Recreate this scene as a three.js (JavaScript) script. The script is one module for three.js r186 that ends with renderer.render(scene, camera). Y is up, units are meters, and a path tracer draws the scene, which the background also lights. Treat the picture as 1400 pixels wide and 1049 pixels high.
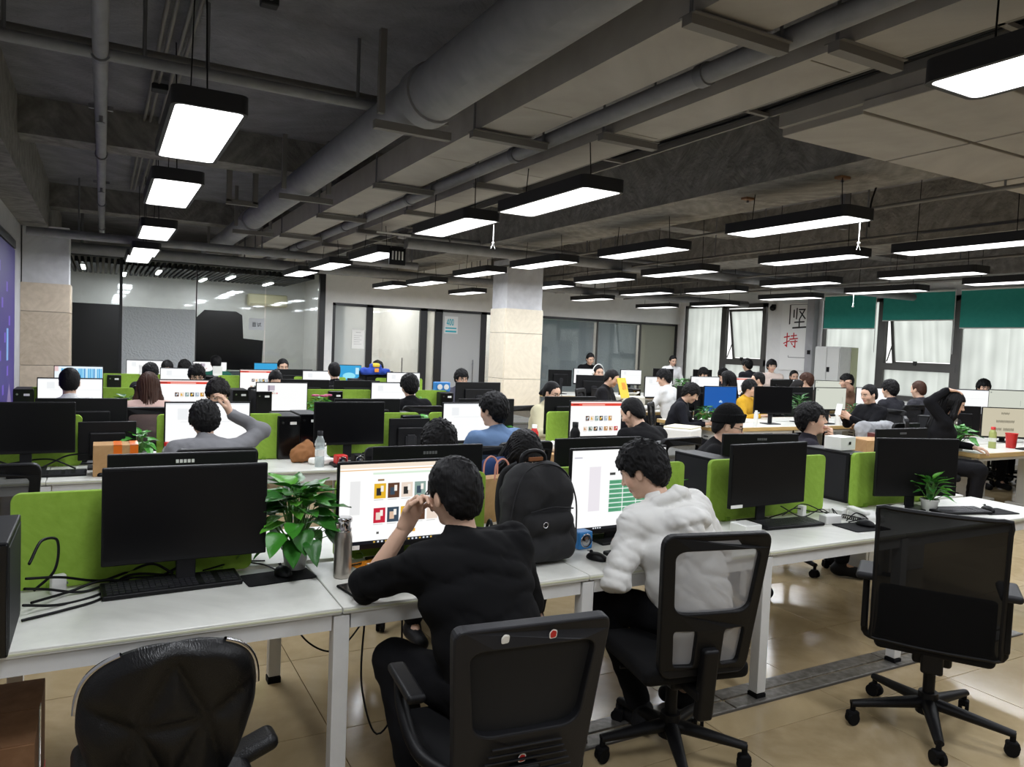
import * as THREE from 'three';
import { RectAreaLightUniformsLib } from 'three/addons/lights/RectAreaLightUniformsLib.js';
import { mergeGeometries } from 'three/addons/utils/BufferGeometryUtils.js';
import { RoundedBoxGeometry } from 'three/addons/geometries/RoundedBoxGeometry.js';
import { ImprovedNoise } from 'three/addons/math/ImprovedNoise.js';

// ---------- camera, sky, exposure ----------
const scene = new THREE.Scene();
const camera = new THREE.PerspectiveCamera(2 * Math.atan(524.5 / 1029.7) * 180 / Math.PI, 1400 / 1049, 0.05, 100);
camera.matrixAutoUpdate = true;
{
  const m = new THREE.Matrix4().makeBasis(new THREE.Vector3(0.878, 0.041, 0.477), new THREE.Vector3(-0.012, 0.998, -0.063), new THREE.Vector3(-0.478, 0.05, 0.877));
  camera.quaternion.setFromRotationMatrix(m).normalize();
  camera.position.set(0, 1.72, 0);
}
const renderer = new THREE.WebGLRenderer({ antialias: true });
renderer.toneMapping = THREE.LinearToneMapping;
renderer.toneMappingExposure = 2.85;
renderer.shadowMap.enabled = true;
scene.background = new THREE.Color().setRGB(.48, .485, .475);   // overcast white sky outside the windows
RectAreaLightUniformsLib.init();
const LAMP = 9;                                                    // radiance of the ceiling panels

// ---------- helpers ----------
const V = (x, y, z) => new THREE.Vector3(x, y, z);
const rng = (s => () => ((s = Math.imul(s ^ (s >>> 15), 2246822519) + 0x9e3779b9 | 0, (s ^ (s >>> 13)) >>> 0) / 4294967296))(12345);
const noise = new ImprovedNoise();
const fbm = (x, y, z = 0) => noise.noise(x, y, z) + 0.5 * noise.noise(2.1 * x, 2.1 * y, 2.1 * z + 7) + 0.25 * noise.noise(4.3 * x, 4.3 * y, 4.3 * z + 13);
const taken = {};
const num = n => { const k = taken[n] = (taken[n] ?? -1) + 1; return k ? `${n}_${String(k).padStart(3, '0')}` : n; };
const put = (g, x = 0, y = 0, z = 0, rx = 0, ry = 0, rz = 0) => { const h = g.index ? g.toNonIndexed() : g; h.applyMatrix4(new THREE.Matrix4().compose(V(x, y, z), new THREE.Quaternion().setFromEuler(new THREE.Euler(rx, ry, rz)), V(1, 1, 1))); return h; };
const bx = (w, h, d, ...a) => put(new THREE.BoxGeometry(w, h, d), ...a);
const rb = (w, h, d, r, ...a) => put(new RoundedBoxGeometry(w, h, d, 2, r), ...a);
const cy = (r0, r1, h, x, y, z, rx = 0, ry = 0, rz = 0, seg = 16) => put(new THREE.CylinderGeometry(r0, r1, h, seg), x, y, z, rx, ry, rz);
const sp = (r, x, y, z, sx = 1, sy = 1, sz = 1, seg = 16) => put(new THREE.SphereGeometry(r, seg, seg * 0.7 | 0).scale(sx, sy, sz), x, y, z);
const tb = (pts, r, n = 24, rad = 6, closed = false) => put(new THREE.TubeGeometry(new THREE.CatmullRomCurve3(pts.map(p => V(...p)), closed, 'centripetal'), n, r, rad, closed));
const lat = (pts, seg, ...a) => put(new THREE.LatheGeometry(pts.map(p => new THREE.Vector2(...p)), seg), ...a);
const bar = (a, b, r0, r1 = r0, seg = 12) => { const A = V(...a), B = V(...b), d = B.clone().sub(A), g = new THREE.CylinderGeometry(r1, r0, d.length(), seg).toNonIndexed(); g.applyMatrix4(new THREE.Matrix4().compose(A.add(B).multiplyScalar(.5), new THREE.Quaternion().setFromUnitVectors(V(0, 1, 0), d.normalize()), V(1, 1, 1))); return g; };
// flat outline with rounded corners, extruded along z and centred
function roundShape(w, h, r) { const s = new THREE.Shape(), x = -w / 2, y = -h / 2; s.moveTo(x + r, y); s.lineTo(x + w - r, y); s.absarc(x + w - r, y + r, r, -Math.PI / 2, 0); s.lineTo(x + w, y + h - r); s.absarc(x + w - r, y + h - r, r, 0, Math.PI / 2); s.lineTo(x + r, y + h); s.absarc(x + r, y + h - r, r, Math.PI / 2, Math.PI); s.lineTo(x, y + r); s.absarc(x + r, y + r, r, Math.PI, Math.PI * 1.5); return s; }
const ext = (shape, d, bev = 0, seg = 6) => put(new THREE.ExtrudeGeometry(shape, { depth: d, bevelEnabled: bev > 0, bevelSize: bev, bevelThickness: bev, bevelSegments: 2, curveSegments: seg }).translate(0, 0, -d / 2));
const poly = (pts) => { const s = new THREE.Shape(); pts.forEach((p, i) => i ? s.lineTo(...p) : s.moveTo(...p)); s.closePath(); return s; };
const mv = (g, ...a) => put(g, ...a);
function uvBox(g) {                                     // texture coordinates in metres, from the side a face points to
  const p = g.attributes.position, n = g.attributes.normal, uv = new Float32Array(p.count * 2);
  for (let i = 0; i < p.count; i++) {
    const t = i - i % 3, ax = Math.abs(n.getX(t)), ay = Math.abs(n.getY(t)), az = Math.abs(n.getZ(t));
    const [a, b] = ay > ax && ay > az ? [p.getX(i), p.getZ(i)] : ax > az ? [p.getZ(i), p.getY(i)] : [p.getX(i), p.getY(i)];
    uv[2 * i] = a; uv[2 * i + 1] = b;
  }
  g.setAttribute('uv', new THREE.BufferAttribute(uv, 2));
  return g;
}
function clean(g) { if (g.index) g = g.toNonIndexed(); for (const k of Object.keys(g.attributes)) if (!['position', 'normal'].includes(k)) g.deleteAttribute(k); g.morphAttributes = {}; return g; }
const join = gs => uvBox(mergeGeometries(gs.map(clean)));
function part(name, m, parent, ...gs) { const o = new THREE.Mesh(gs.length === 1 && gs[0].userData.keep ? gs[0] : join(gs), m); o.name = name; parent.add(o); return o; }
const tag = (o, label, category, group, kind) => { o.userData.label = label; if (category) o.userData.category = category; if (group) o.userData.group = group; if (kind) o.userData.kind = kind; return o; };
function thing(name, label, category, x = 0, y = 0, z = 0, ry = 0, group) { const o = new THREE.Group(); o.name = num(name); scene.add(o); o.position.set(x, y, z); o.rotation.y = ry; return tag(o, label, category, group); }
function copy(o, label, x, y, z, ry = 0, group) { const c = o.clone(); c.name = num(o.name.replace(/_\d{3}$/, '')); c.userData = { ...o.userData }; scene.add(c); c.position.set(x, y, z); c.rotation.y = ry; if (label) c.userData.label = label; if (group) c.userData.group = group; return c; }
// a factory whose first call builds and whose later calls clone
const protos = {};
function make(key, build, name, label, category, x, y, z, ry = 0, group) {
  if (protos[key]) return tag(Object.assign(copy(protos[key], label, x, y, z, ry, group), {}), label, category, group);
  const t = thing(name, label, category, x, y, z, ry, group); build(t); return protos[key] = t;
}
function struct(name, m, label, ...gs) { const o = part(num(name), m, scene, ...gs); return tag(o, label, undefined, undefined, 'structure'); }
function structGroup(name, label) { const o = new THREE.Group(); o.name = num(name); scene.add(o); return tag(o, label, undefined, undefined, 'structure'); }

// ---------- textures ----------
function dataTex(n, fn, srgb = true, rep = 1) {
  const d = new Uint8Array(n * n * 4);
  for (let j = 0; j < n; j++) for (let i = 0; i < n; i++) { const c = fn(i / n, j / n, i, j), k = 4 * (j * n + i); const a = Array.isArray(c) ? c : [c, c, c]; for (let q = 0; q < 3; q++) d[k + q] = Math.max(0, Math.min(255, a[q] * 255)); d[k + 3] = 255; }
  const t = new THREE.DataTexture(d, n, n); t.magFilter = THREE.LinearFilter; t.minFilter = THREE.LinearMipmapLinearFilter; t.generateMipmaps = true; t.wrapS = t.wrapT = THREE.RepeatWrapping; t.repeat.set(rep, rep);
  if (srgb) t.colorSpace = THREE.SRGBColorSpace; t.needsUpdate = true; return t;
}
// noise that repeats without a seam
const tileN = (u, v, f, s = 0) => { const a = u * 2 * Math.PI, b = v * 2 * Math.PI; return noise.noise(Math.cos(a) * f + s, Math.sin(a) * f + 3.1 * Math.cos(b) * f / 3.1, Math.sin(b) * f + s * .7); };
const tfbm = (u, v, f, s = 0) => tileN(u, v, f, s) + .5 * tileN(u, v, f * 2.3, s + 5) + .25 * tileN(u, v, f * 5, s + 9);
const rough = dataTex(256, (u, v) => .5 + .35 * tfbm(u, v, 3), false, 1.5);
const grain = dataTex(128, (u, v, i, j) => .5 + .3 * tfbm(u, v, 6) + .25 * (rng() - .5), false, 8);
const weave = dataTex(64, (u, v) => .5 + .25 * Math.sin(u * 16 * Math.PI) * Math.cos(v * 16 * Math.PI) + .12 * tileN(u, v, 4), false, 40);
const strand = dataTex(128, (u, v) => .5 + .4 * noise.noise(u * 60, Math.sin(v * 6.28) * .6, 3) + .2 * noise.noise(u * 128, v * 2, 5), false, 10);
const patchy = (r, g, b, amp, f = 2, rep = .35) => dataTex(256, (u, v) => { const n = tfbm(u, v, f, r * 7) * amp + (rng() - .5) * amp * .25; return [r + n, g + n, b + n]; }, true, rep);
const canvasTex = (w, h, draw) => { const c = document.createElement('canvas'); c.width = w; c.height = h; const g = c.getContext('2d'); draw(g, w, h); const t = new THREE.CanvasTexture(c); t.colorSpace = THREE.SRGBColorSpace; return t; };
// ---------- materials ----------
const mat = (color, roughness = .6, o = {}) => new THREE.MeshPhysicalMaterial({ color, roughness, side: THREE.DoubleSide, ...o });
const M = {
  slab: mat(0xffffff, .95, { map: patchy(.44, .44, .46, .06, 2, .3), bumpMap: rough, bumpScale: .01 }),
  beam: mat(0xffffff, .95, { map: patchy(.46, .45, .435, .09, 3, .5), bumpMap: rough, bumpScale: .01 }),
  duct: mat(0xffffff, .6, { map: patchy(.61, .59, .56, .03, 2, .4) }),
  pipe: mat(0xffffff, .55, { map: patchy(.50, .50, .51, .04, 2, .6) }),
  steel: mat(0x77777a, .5, { metalness: .5 }),
  strut: mat(0x6e6b67, .6),
  wall: mat(0xffffff, .85, { map: patchy(.93, .93, .925, .02, 2, .4), bumpMap: rough, bumpScale: .002 }),
  wallGrey: mat(0xffffff, .85, { map: patchy(.66, .66, .67, .03, 2, .4) }),
  colPaint: mat(0xffffff, .85, { map: patchy(.80, .80, .81, .04, 2, .6) }),
  stone: mat(0xffffff, .3, { map: patchy(.80, .74, .66, .05, 2, .9) }),
  stoneB: mat(0xffffff, .3, { map: patchy(.75, .69, .61, .05, 3, .9) }),
  stoneC: mat(0xffffff, .3, { map: patchy(.90, .86, .78, .03, 3, .9) }),
  grout: mat(0x8a7d66, .9),
  tileA: mat(0xffffff, .14, { map: patchy(.68, .605, .465, .035, 2, .5) }),
  tileB: mat(0xffffff, .16, { map: patchy(.66, .585, .45, .04, 3, .6) }),
  tileC: mat(0xffffff, .13, { map: patchy(.695, .62, .48, .03, 4, .45) }),
  trunking: mat(0xffffff, .38, { map: patchy(.50, .49, .47, .12, 4, 1.2), metalness: .6 }),
  darkFrame: mat(0x5b5957, .45, { metalness: .3 }),
  blackFrame: mat(0x17171a, .4),
  white: mat(0xffffff, .45, { map: patchy(.87, .87, .86, .02, 2, .8) }),
  whiteMetal: mat(0xd9d9d4, .4),
  whitePlastic: mat(0xe4e4e0, .35),
  deskTop: mat(0xffffff, .34, { map: patchy(.86, .86, .83, .03, 3, .7) }),
  deskEdge: mat(0xcfd0b4, .5),
  oak: mat(0xffffff, .4, { map: dataTex(256, (u, v) => { const n = .05 * noise.noise(u * 3, v * 40, 2) + .04 * noise.noise(u * 8, v * 90, 5); return [.76 + n, .64 + n, .42 + n]; }, true, 1) }),
  green: mat(0xffffff, .85, { map: patchy(.55, .69, .23, .03, 4, 1.5), bumpMap: weave, bumpScale: .001 }),
  greenDark: mat(0x6f9426, .6),
  black: mat(0x0a0a0c, .5, { specularIntensity: .5, bumpMap: grain, bumpScale: .0004 }),
  blackGloss: mat(0x08080a, .18),
  blackMatte: mat(0x0b0b0d, .8, { specularIntensity: .4, bumpMap: grain, bumpScale: .0006 }),
  darkGrey: mat(0x1b1b1e, .55, { specularIntensity: .6, bumpMap: grain, bumpScale: .0004 }),
  screenOff: mat(0x060608, .32, { specularIntensity: .5 }),
  keycap: mat(0x222226, .5),
  chrome: mat(0xc8c8cc, .15, { metalness: 1 }),
  brushed: mat(0xb4aea6, .3, { metalness: .95, bumpMap: strand, bumpScale: .0002 }),
  leather: mat(0x08080a, .42, { specularIntensity: .7, bumpMap: grain, bumpScale: .0015 }),
  meshBlack: mat(0x0e0e10, .8, { transparent: true, opacity: .82, bumpMap: weave, bumpScale: .002 }),
  meshGrey: mat(0xa2a2a4, .8, { transparent: true, opacity: .72, bumpMap: weave, bumpScale: .002 }),
  cardboard: mat(0xffffff, .85, { map: patchy(.70, .55, .37, .04, 3, 1), bumpMap: grain, bumpScale: .0005 }),
  cardDark: mat(0xffffff, .8, { map: patchy(.50, .36, .24, .04, 3, 1) }),
  tape: mat(0xe06d10, .3),
  paper: mat(0xe9e8e2, .8),
  orange: mat(0xe8932a, .6), red: mat(0xc32420, .45), blue: mat(0x2c7fc4, .4), yellow: mat(0xe3c43a, .55), purple: mat(0x5b3a96, .6), brown: mat(0x7a4a25, .8),
  leaf: [0x2f6b22, 0x3f8a2a, 0x55992f, 0x276020].map(c => mat(c, .38, { bumpMap: grain, bumpScale: .001 })),
  leafFar: mat(0x3d7a2a, .5), soil: mat(0x2a2018, .95), stem: mat(0x4f7f35, .6),
  potGrey: mat(0xc9cac8, .5), clearPlastic: mat(0xdfe6e6, .15, { transmission: .7, thickness: 0 }),
  glass: mat(0xf2f6f6, .03, { transmission: 1, thickness: 0 }),
  glassTint: mat(0x8f959b, .08, { transmission: 1, thickness: 0 }),
  frosted: mat(0xffffff, .75, { transmission: 1, thickness: 0, map: dataTex(128, (u, v) => { const n = .9 + .05 * noise.noise(u * 14, 1.5, 2) + .03 * noise.noise(u * 5, v * 3, 6); return [n, n + .01, n]; }, true, .8) }),
  film: mat(0xdadfe1, .5, { bumpMap: rough, bumpScale: .014 }),
  teal: mat(0xffffff, .9, { map: patchy(.22, .66, .60, .02, 3, .6), transmission: .12, thickness: 0 }),
  poster: mat(0x2c1a6e, .5),
  lamp: mat(0x000000, .6, { emissive: 0xffffff, emissiveIntensity: 1.4 }),
  lampBody: mat(0x18181b, .55),
  linLamp: mat(0x000000, .6, { emissive: 0xffffff, emissiveIntensity: 3 }),
};

// ================= ROOM =================
const XL = -1.0, XR = 14, ZB = 3.4, ZF = -16.2, ZR = -19.6, CE = 3.75;
// floor: base slab and single polished tiles
{
  const f = structGroup('floor', 'cream polished tile floor with thin dark joints');
  part('screed', M.grout, f, bx(XR - XL + .4, .1, ZB - ZR + .4, (XL + XR) / 2, -.062, (ZB + ZR) / 2));
  const g = uvBox(clean(rb(.797, .02, .797, .002, 0, -.01, 0))); const far = [];
  const tm = [M.tileA, M.tileB, M.tileC]; let k = 0;
  for (let i = -2; i < 18; i++) for (let j = -7; j < 25; j++) {
    const x = .5 + .8 * i, z = -1.98 - .8 * j;
    if (x < XL - .3 || x > XR + .3 || z > ZB || z < ZR) continue;
    if (z > -8 && z < -.4 && x < 10.2) { const t = new THREE.Mesh(g, tm[(i * 7 + j * 5 + 40) % 3]); t.name = 'tile'; t.position.set(x, 0, z); t.rotation.y = ((i * 3 + j + 40) % 4) * Math.PI / 2; f.add(t); k++; }
    else far.push(bx(.797, .02, .797, x, -.01, z));
  }
  part('tile_field', M.tileA, f, ...far).userData.kind = 'stuff';
}
// metal cover plates of the cable trunking let into the floor
{
  const t = thing('floor_trunking', 'worn grey metal cable trunking cover strip along the floor under the desk edge', 'trunking', 0, 0, -2.68);
  for (let i = 0; i < 5; i++) { const x = -.4 + 1.25 * i; part('cover_plate', M.trunking, t, rb(1.24, .012, .085, .003, x, .004, .05), rb(1.24, .012, .085, .003, x, .004, -.05)); part('edge_strip', M.darkFrame, t, bx(1.25, .014, .008, x, .003, .098)); }
}
const wallT = .2;
struct('wall_left', M.wallGrey, 'grey side wall carrying a purple poster', bx(wallT, CE, ZB - ZR, XL - wallT / 2, CE / 2, (ZB + ZR) / 2));
struct('wall_back', M.wall, 'white wall', bx(XR - XL, CE, wallT, (XL + XR) / 2, CE / 2, ZB + wallT / 2));
struct('ceiling', M.slab, 'dark painted concrete ceiling slab', bx(XR - XL + .6, .2, ZB - ZR + .4, (XL + XR) / 2, CE + .1, (ZB + ZR) / 2));
// downstand beams along the room and one across
for (const [x0, x1] of [[XL, -.68], [4.6, 5.43], [8.1, 8.9], [11.8, 12.5]]) {
  const b = structGroup('beam', 'rough painted concrete ceiling beam along the room');
  part('beam_body', M.beam, b, bx(x1 - x0, CE - 3.12, ZB - ZF, (x0 + x1) / 2, (CE + 3.12) / 2, (ZB + ZF) / 2));
  part('beam_soffit', M.beam, b, bx(x1 - x0 + .004, .02, ZB - ZF, (x0 + x1) / 2, 3.11, (ZB + ZF) / 2));
}
{
  const b = structGroup('beam', 'dark cross beam near the glazed partitions');
  part('beam_body', M.beam, b, bx(XR - XL, CE - 3.42, .4, (XL + XR) / 2, (CE + 3.42) / 2, -12.75));
  const c = structGroup('beam', 'dark cross beam over the middle of the office');
  part('beam_body', M.beam, c, bx(XR - XL, CE - 3.42, .35, (XL + XR) / 2, (CE + 3.42) / 2, -8.2));
}
// columns: painted above, stone slabs below
function column(x0, x1, z1, z0, slabs, label) {
  const c = structGroup('column', label), w = x1 - x0, d = z1 - z0, cx = (x0 + x1) / 2, cz = (z0 + z1) / 2, top = 2.33;
  part('core', M.colPaint, c, bx(w - .03, 3.12, d - .03, cx, 1.56, cz));
  const hs = [0, .42, 1.18, 1.93, top];
  for (let i = 0; i < 4; i++) {
    const h = hs[i + 1] - hs[i] - .006, y = (hs[i] + hs[i + 1]) / 2;
    part('stone_slab', slabs[i % slabs.length], c, rb(w, h, .02, .003, cx, y, z1)); part('stone_slab', slabs[(i + 1) % slabs.length], c, rb(.02, h, d - .02, .003, x0, y, cz));
    part('stone_slab', slabs[i % slabs.length], c, rb(.02, h, d - .02, .003, x1, y, cz));
  }
}
column(-1.0, -.41, -12.4, -13.0, [M.stoneB, M.stone], 'square column with beige stone cladding beside the dark glass panels');
column(5.73, 6.42, -10.8, -11.35, [M.stoneC], 'square pale cream stone clad column among the desks');
// ---- far side: glazed meeting room, white wall with doors, gray glazing ----
{
  // full-height glass front of the meeting room, x -1 .. 4.1
  const w = structGroup('window_1', 'tall glass front of the meeting room with dark sheets fixed inside');
  const xs = [-.5, .3, 1.63, 2.95, 4.05];
  part('window_frame', M.blackFrame, w, bx(5.05, .05, .07, 1.55, 3.1, ZF), bx(5.05, .06, .07, 1.55, .03, ZF), bx(.05, 3.1, .07, .3, 1.55, ZF), bx(.02, 3.1, .05, 1.63, 1.55, ZF));
  [-1, ...xs.slice(1)].forEach((x, i, a) => { if (i < 4 && a[i + 1]) { const x1 = a[i + 1]; part('pane', M.glass, w, bx(x1 - x - .03, 3.05, .012, (x + x1) / 2, 1.56, ZF)); } });
  part('dark_sheet', mat(0x060608, .3), w, bx(1.1, 1.55, .006, -.27, 1.42, ZF + .02));
  part('plastic_sheet', M.film, w, bx(1.3, 2.15, .006, .96, 1.1, ZF + .02));
  const cut = mv(ext(poly([[-.64, -.62], [.62, -.62], [.64, .0], [.25, .03], [.22, .5], [.1, .57], [-.5, .57], [-.64, .42]]), .006), 2.28, 1.62, ZF + .02);
  part('dark_sheet', M.blackGloss, w, cut);
  part('lower_panel', mat(0x6f7276, .5), w, bx(2.4, .95, .01, 2.85, .5, ZF - .03));
  const post = structGroup('trim_1', 'dark frame post between glass front and white wall');
  part('post', M.blackFrame, post, bx(.13, 3.15, .12, 4.12, 1.57, ZF));
  const s = thing('paper_sign', 'white paper interview sign taped on dark sheet behind glass', 'sign', 2.78, 1.95, ZF + .03);
  const tx = canvasTex(128, 96, (g, W, H) => { g.fillStyle = '#e8ebef'; g.fillRect(0, 0, W, H); g.strokeStyle = '#20242a'; g.lineWidth = 3; const S = a => { g.beginPath(); a.forEach(([x, y], i) => i ? g.lineTo(x, y) : g.moveTo(x, y)); g.stroke(); };
    S([[28, 34], [60, 34]]); S([[44, 34], [42, 42]]); S([[31, 42], [57, 42], [57, 66], [31, 66], [31, 42]]); S([[39, 42], [39, 66]]); S([[49, 42], [49, 66]]); S([[39, 50], [49, 50]]); S([[39, 58], [49, 58]]);
    S([[70, 34], [74, 38]]); S([[68, 44], [75, 44], [75, 64], [80, 60]]); S([[78, 42], [102, 42]]); S([[80, 51], [91, 51]]); S([[85, 51], [85, 63]]); S([[79, 64], [91, 61]]); S([[93, 34], [95, 52], [103, 66]]); S([[98, 35], [101, 38]]); });
  const pg = new THREE.BoxGeometry(.3, .24, .003); pg.userData.keep = 1;
  part('sheet', mat(0xffffff, .8, { map: tx }), s, pg);
}
{ // meeting room behind the glass
  struct('wall_meeting_room', M.wall, 'white wall of the meeting room behind glass', bx(XR - XL + .4, CE, .2, (XL + XR) / 2, CE / 2, ZR - .1));
  struct('wall_divider', M.wall, 'white divider wall between the rooms behind glass', bx(.12, CE, 3.3, 4.6, CE / 2, (ZF + ZR) / 2 - .05), bx(.12, CE, 3.3, 6.62, CE / 2, (ZF + ZR) / 2 - .05), bx(.12, CE, 3.3, 8.6, CE / 2, (ZF + ZR) / 2 - .05));
  const g = thing('slat_ceiling', 'dark hanging slat ceiling seen through the meeting room glass', 'slat ceiling', 0, 3.02, 0);
  const sg = uvBox(clean(bx(.05, .1, 3.1, 0, 0, 0)));
  for (let i = 0; i < 50; i++) { const o = new THREE.Mesh(sg, M.darkGrey); o.name = 'slat'; o.position.set(-.95 + i * .1, 0, -17.85); g.add(o); }
  const lamp = (x, z) => make('lin', t => { part('tube', M.linLamp, t, rb(.07, .03, 1.0, .01, 0, 0, 0)); part('housing', M.whiteMetal, t, bx(.08, .03, 1.02, 0, .03, 0)); const l = new THREE.RectAreaLight(0xffffff, 14, .07, 1); l.rotation.x = -Math.PI / 2; l.position.y = -.02; t.add(l); }, 'linear_lamp', 'slim white lamp under the dark slat ceiling behind glass', 'lamp', x, 2.93, z, 0, 'meeting room lamps');
  for (const [x, z] of [[-.35, -17.2], [1.0, -17.2], [2.4, -17.2], [3.4, -18.4], [2.0, -18.6], [.4, -18.6]]) lamp(x, z);
  const ac = thing('air_conditioner', 'cream wall air conditioner in the meeting room behind glass', 'air conditioner', 3.6, 2.6, ZR + .1);
  part('body', mat(0xd8d2ae, .4), ac, rb(.95, .3, .2, .04, 0, 0, 0)); part('louvre', mat(0xb8b294, .4), ac, bx(.85, .05, .02, 0, -.11, .1));
  for (const x of [5.6, 7.6, 11]) { const l = make('roomlamp', t => { part('diffuser', M.lamp, t, rb(.6, .02, .6, .008, 0, 0, 0)); part('rim', M.whiteMetal, t, bx(.64, .03, .64, 0, .022, 0)); const r = new THREE.RectAreaLight(0xfff6ee, 20, .58, .58); r.rotation.x = -Math.PI / 2; r.position.y = -.015; t.add(r); }, 'square_ceiling_lamp', 'square lamp in a small room behind the white wall', 'lamp', x, CE - .04, -17.9, 0, 'lamps of the small rooms'); }
}
{ // white wall with glazed doors
  const T = .14;
  struct('wall_far', M.wall, 'white wall band above the glazed doors', bx(XR - 4.18, CE - 2.5, T, (XR + 4.18) / 2, (CE + 2.5) / 2, ZF), bx(.16, 2.5, T, 4.26, 1.25, ZF));
  const fr = (x0, x1, name, label) => { const w = structGroup(name, label); return w; };
  const bars = (w, x0, x1, t = .07) => part('frame', M.blackFrame, w, bx(x1 - x0, .06, .08, (x0 + x1) / 2, 2.47, ZF), bx(t, 2.5, .08, x0 + t / 2, 1.25, ZF), bx(t, 2.5, .08, x1 - t / 2, 1.25, ZF), bx(x1 - x0, .05, .08, (x0 + x1) / 2, .025, ZF));
  const pane = (w, x0, x1, m = M.glass) => part('pane', m, w, bx(x1 - x0, 2.4, .012, (x0 + x1) / 2, 1.25, ZF));
  const handle = (w, x) => part('handle', M.chrome, w, bar([x, .75, ZF + .06], [x, 1.35, ZF + .06], .014), bar([x, .85, ZF], [x, .85, ZF + .06], .008), bar([x, 1.25, ZF], [x, 1.25, ZF + .06], .008));
  let w = structGroup('window_2', 'fixed pale glass panel beside the glass door'); bars(w, 4.34, 5.18); pane(w, 4.41, 5.11, mat(0xdfe3e3, .6, { transmission: .75, thickness: 0 }));
  w = structGroup('door_1', 'clear glass door with chrome pull handle'); bars(w, 5.18, 6.44); pane(w, 5.25, 6.37); handle(w, 5.95);
  w = structGroup('window_3', 'narrow glass panel between two doors'); bars(w, 6.44, 6.84, .1); pane(w, 6.54, 6.74, M.frosted);
  w = structGroup('door_2', 'frosted glass door with small blue lettering and chrome handle'); bars(w, 6.84, 8.0, .08); pane(w, 6.92, 7.92, mat(0xc3c6c8, .8, { transmission: .4, thickness: 0 })); handle(w, 7.72);
  {
    const tx = canvasTex(256, 160, (g, W, H) => { g.clearRect(0, 0, W, H); g.fillStyle = '#d9dcdd'; g.fillRect(0, 0, W, H); g.fillStyle = '#2aa7b8'; g.font = 'bold 84px sans-serif'; g.fillText('400', 40, 84); g.fillRect(20, 104, 210, 12); g.fillRect(20, 132, 210, 16); });
    const pg = new THREE.BoxGeometry(.34, .4, .004); pg.userData.keep = 1; const o = part('lettering', mat(0xffffff, .7, { map: tx }), w, pg); o.position.set(7.15, 2.15, ZF + .012);
  }
  w = structGroup('window_4', 'grey glazing with drawn blinds along the white wall');
  bars(w, 8.0, 13.95, .06);
  part('mullion', M.darkFrame, w, bx(.03, 2.4, .05, 9.6, 1.25, ZF), bx(.03, 2.4, .05, 11.3, 1.25, ZF), bx(.04, 2.4, .05, 12.7, 1.25, ZF));
  for (const [a, b, m] of [[8.06, 9.58, M.glass], [9.62, 11.28, M.glass], [11.32, 12.68, M.glass], [12.72, 13.9, mat(0xc9cbbd, .7, { transmission: .6, thickness: 0 })]]) pane(w, a, b, m);
  const bl = thing('blind', 'grey roller blinds hanging behind the far glazing', 'blind', 0, 0, ZF - .1); part('head_rail', M.whiteMetal, bl, bx(5.3, .06, .1, 11.3, 2.45, .02));
  for (const [a, b, c] of [[8.7, 9.6, 0x9a9c9f], [9.62, 11.28, 0xa5a7aa], [11.32, 12.68, 0xa8aaac], [12.72, 13.9, 0xc4c6b8]]) part('blind_panel', mat(c, .9, { bumpMap: rough, bumpScale: .01 }), bl, bx(b - a - .05, 2.3, .01, (a + b) / 2, 1.28, 0));
  const n = thing('paper_notice', 'white printed notice taped on glass beside the door', 'notice', 4.93, 1.73, ZF + .02);
  const pg = new THREE.BoxGeometry(.28, .42, .003); pg.userData.keep = 1;
  part('sheet', mat(0xffffff, .8, { map: canvasTex(96, 144, (g, W, H) => { g.fillStyle = '#f1f1ee'; g.fillRect(0, 0, W, H); g.fillStyle = '#9a9a9a'; g.fillRect(30, 20, 40, 3); for (let i = 0; i < 5; i++) g.fillRect(16, 44 + i * 16, 60 - (i % 2) * 14, 2); }) }), n, pg);
}
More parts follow.
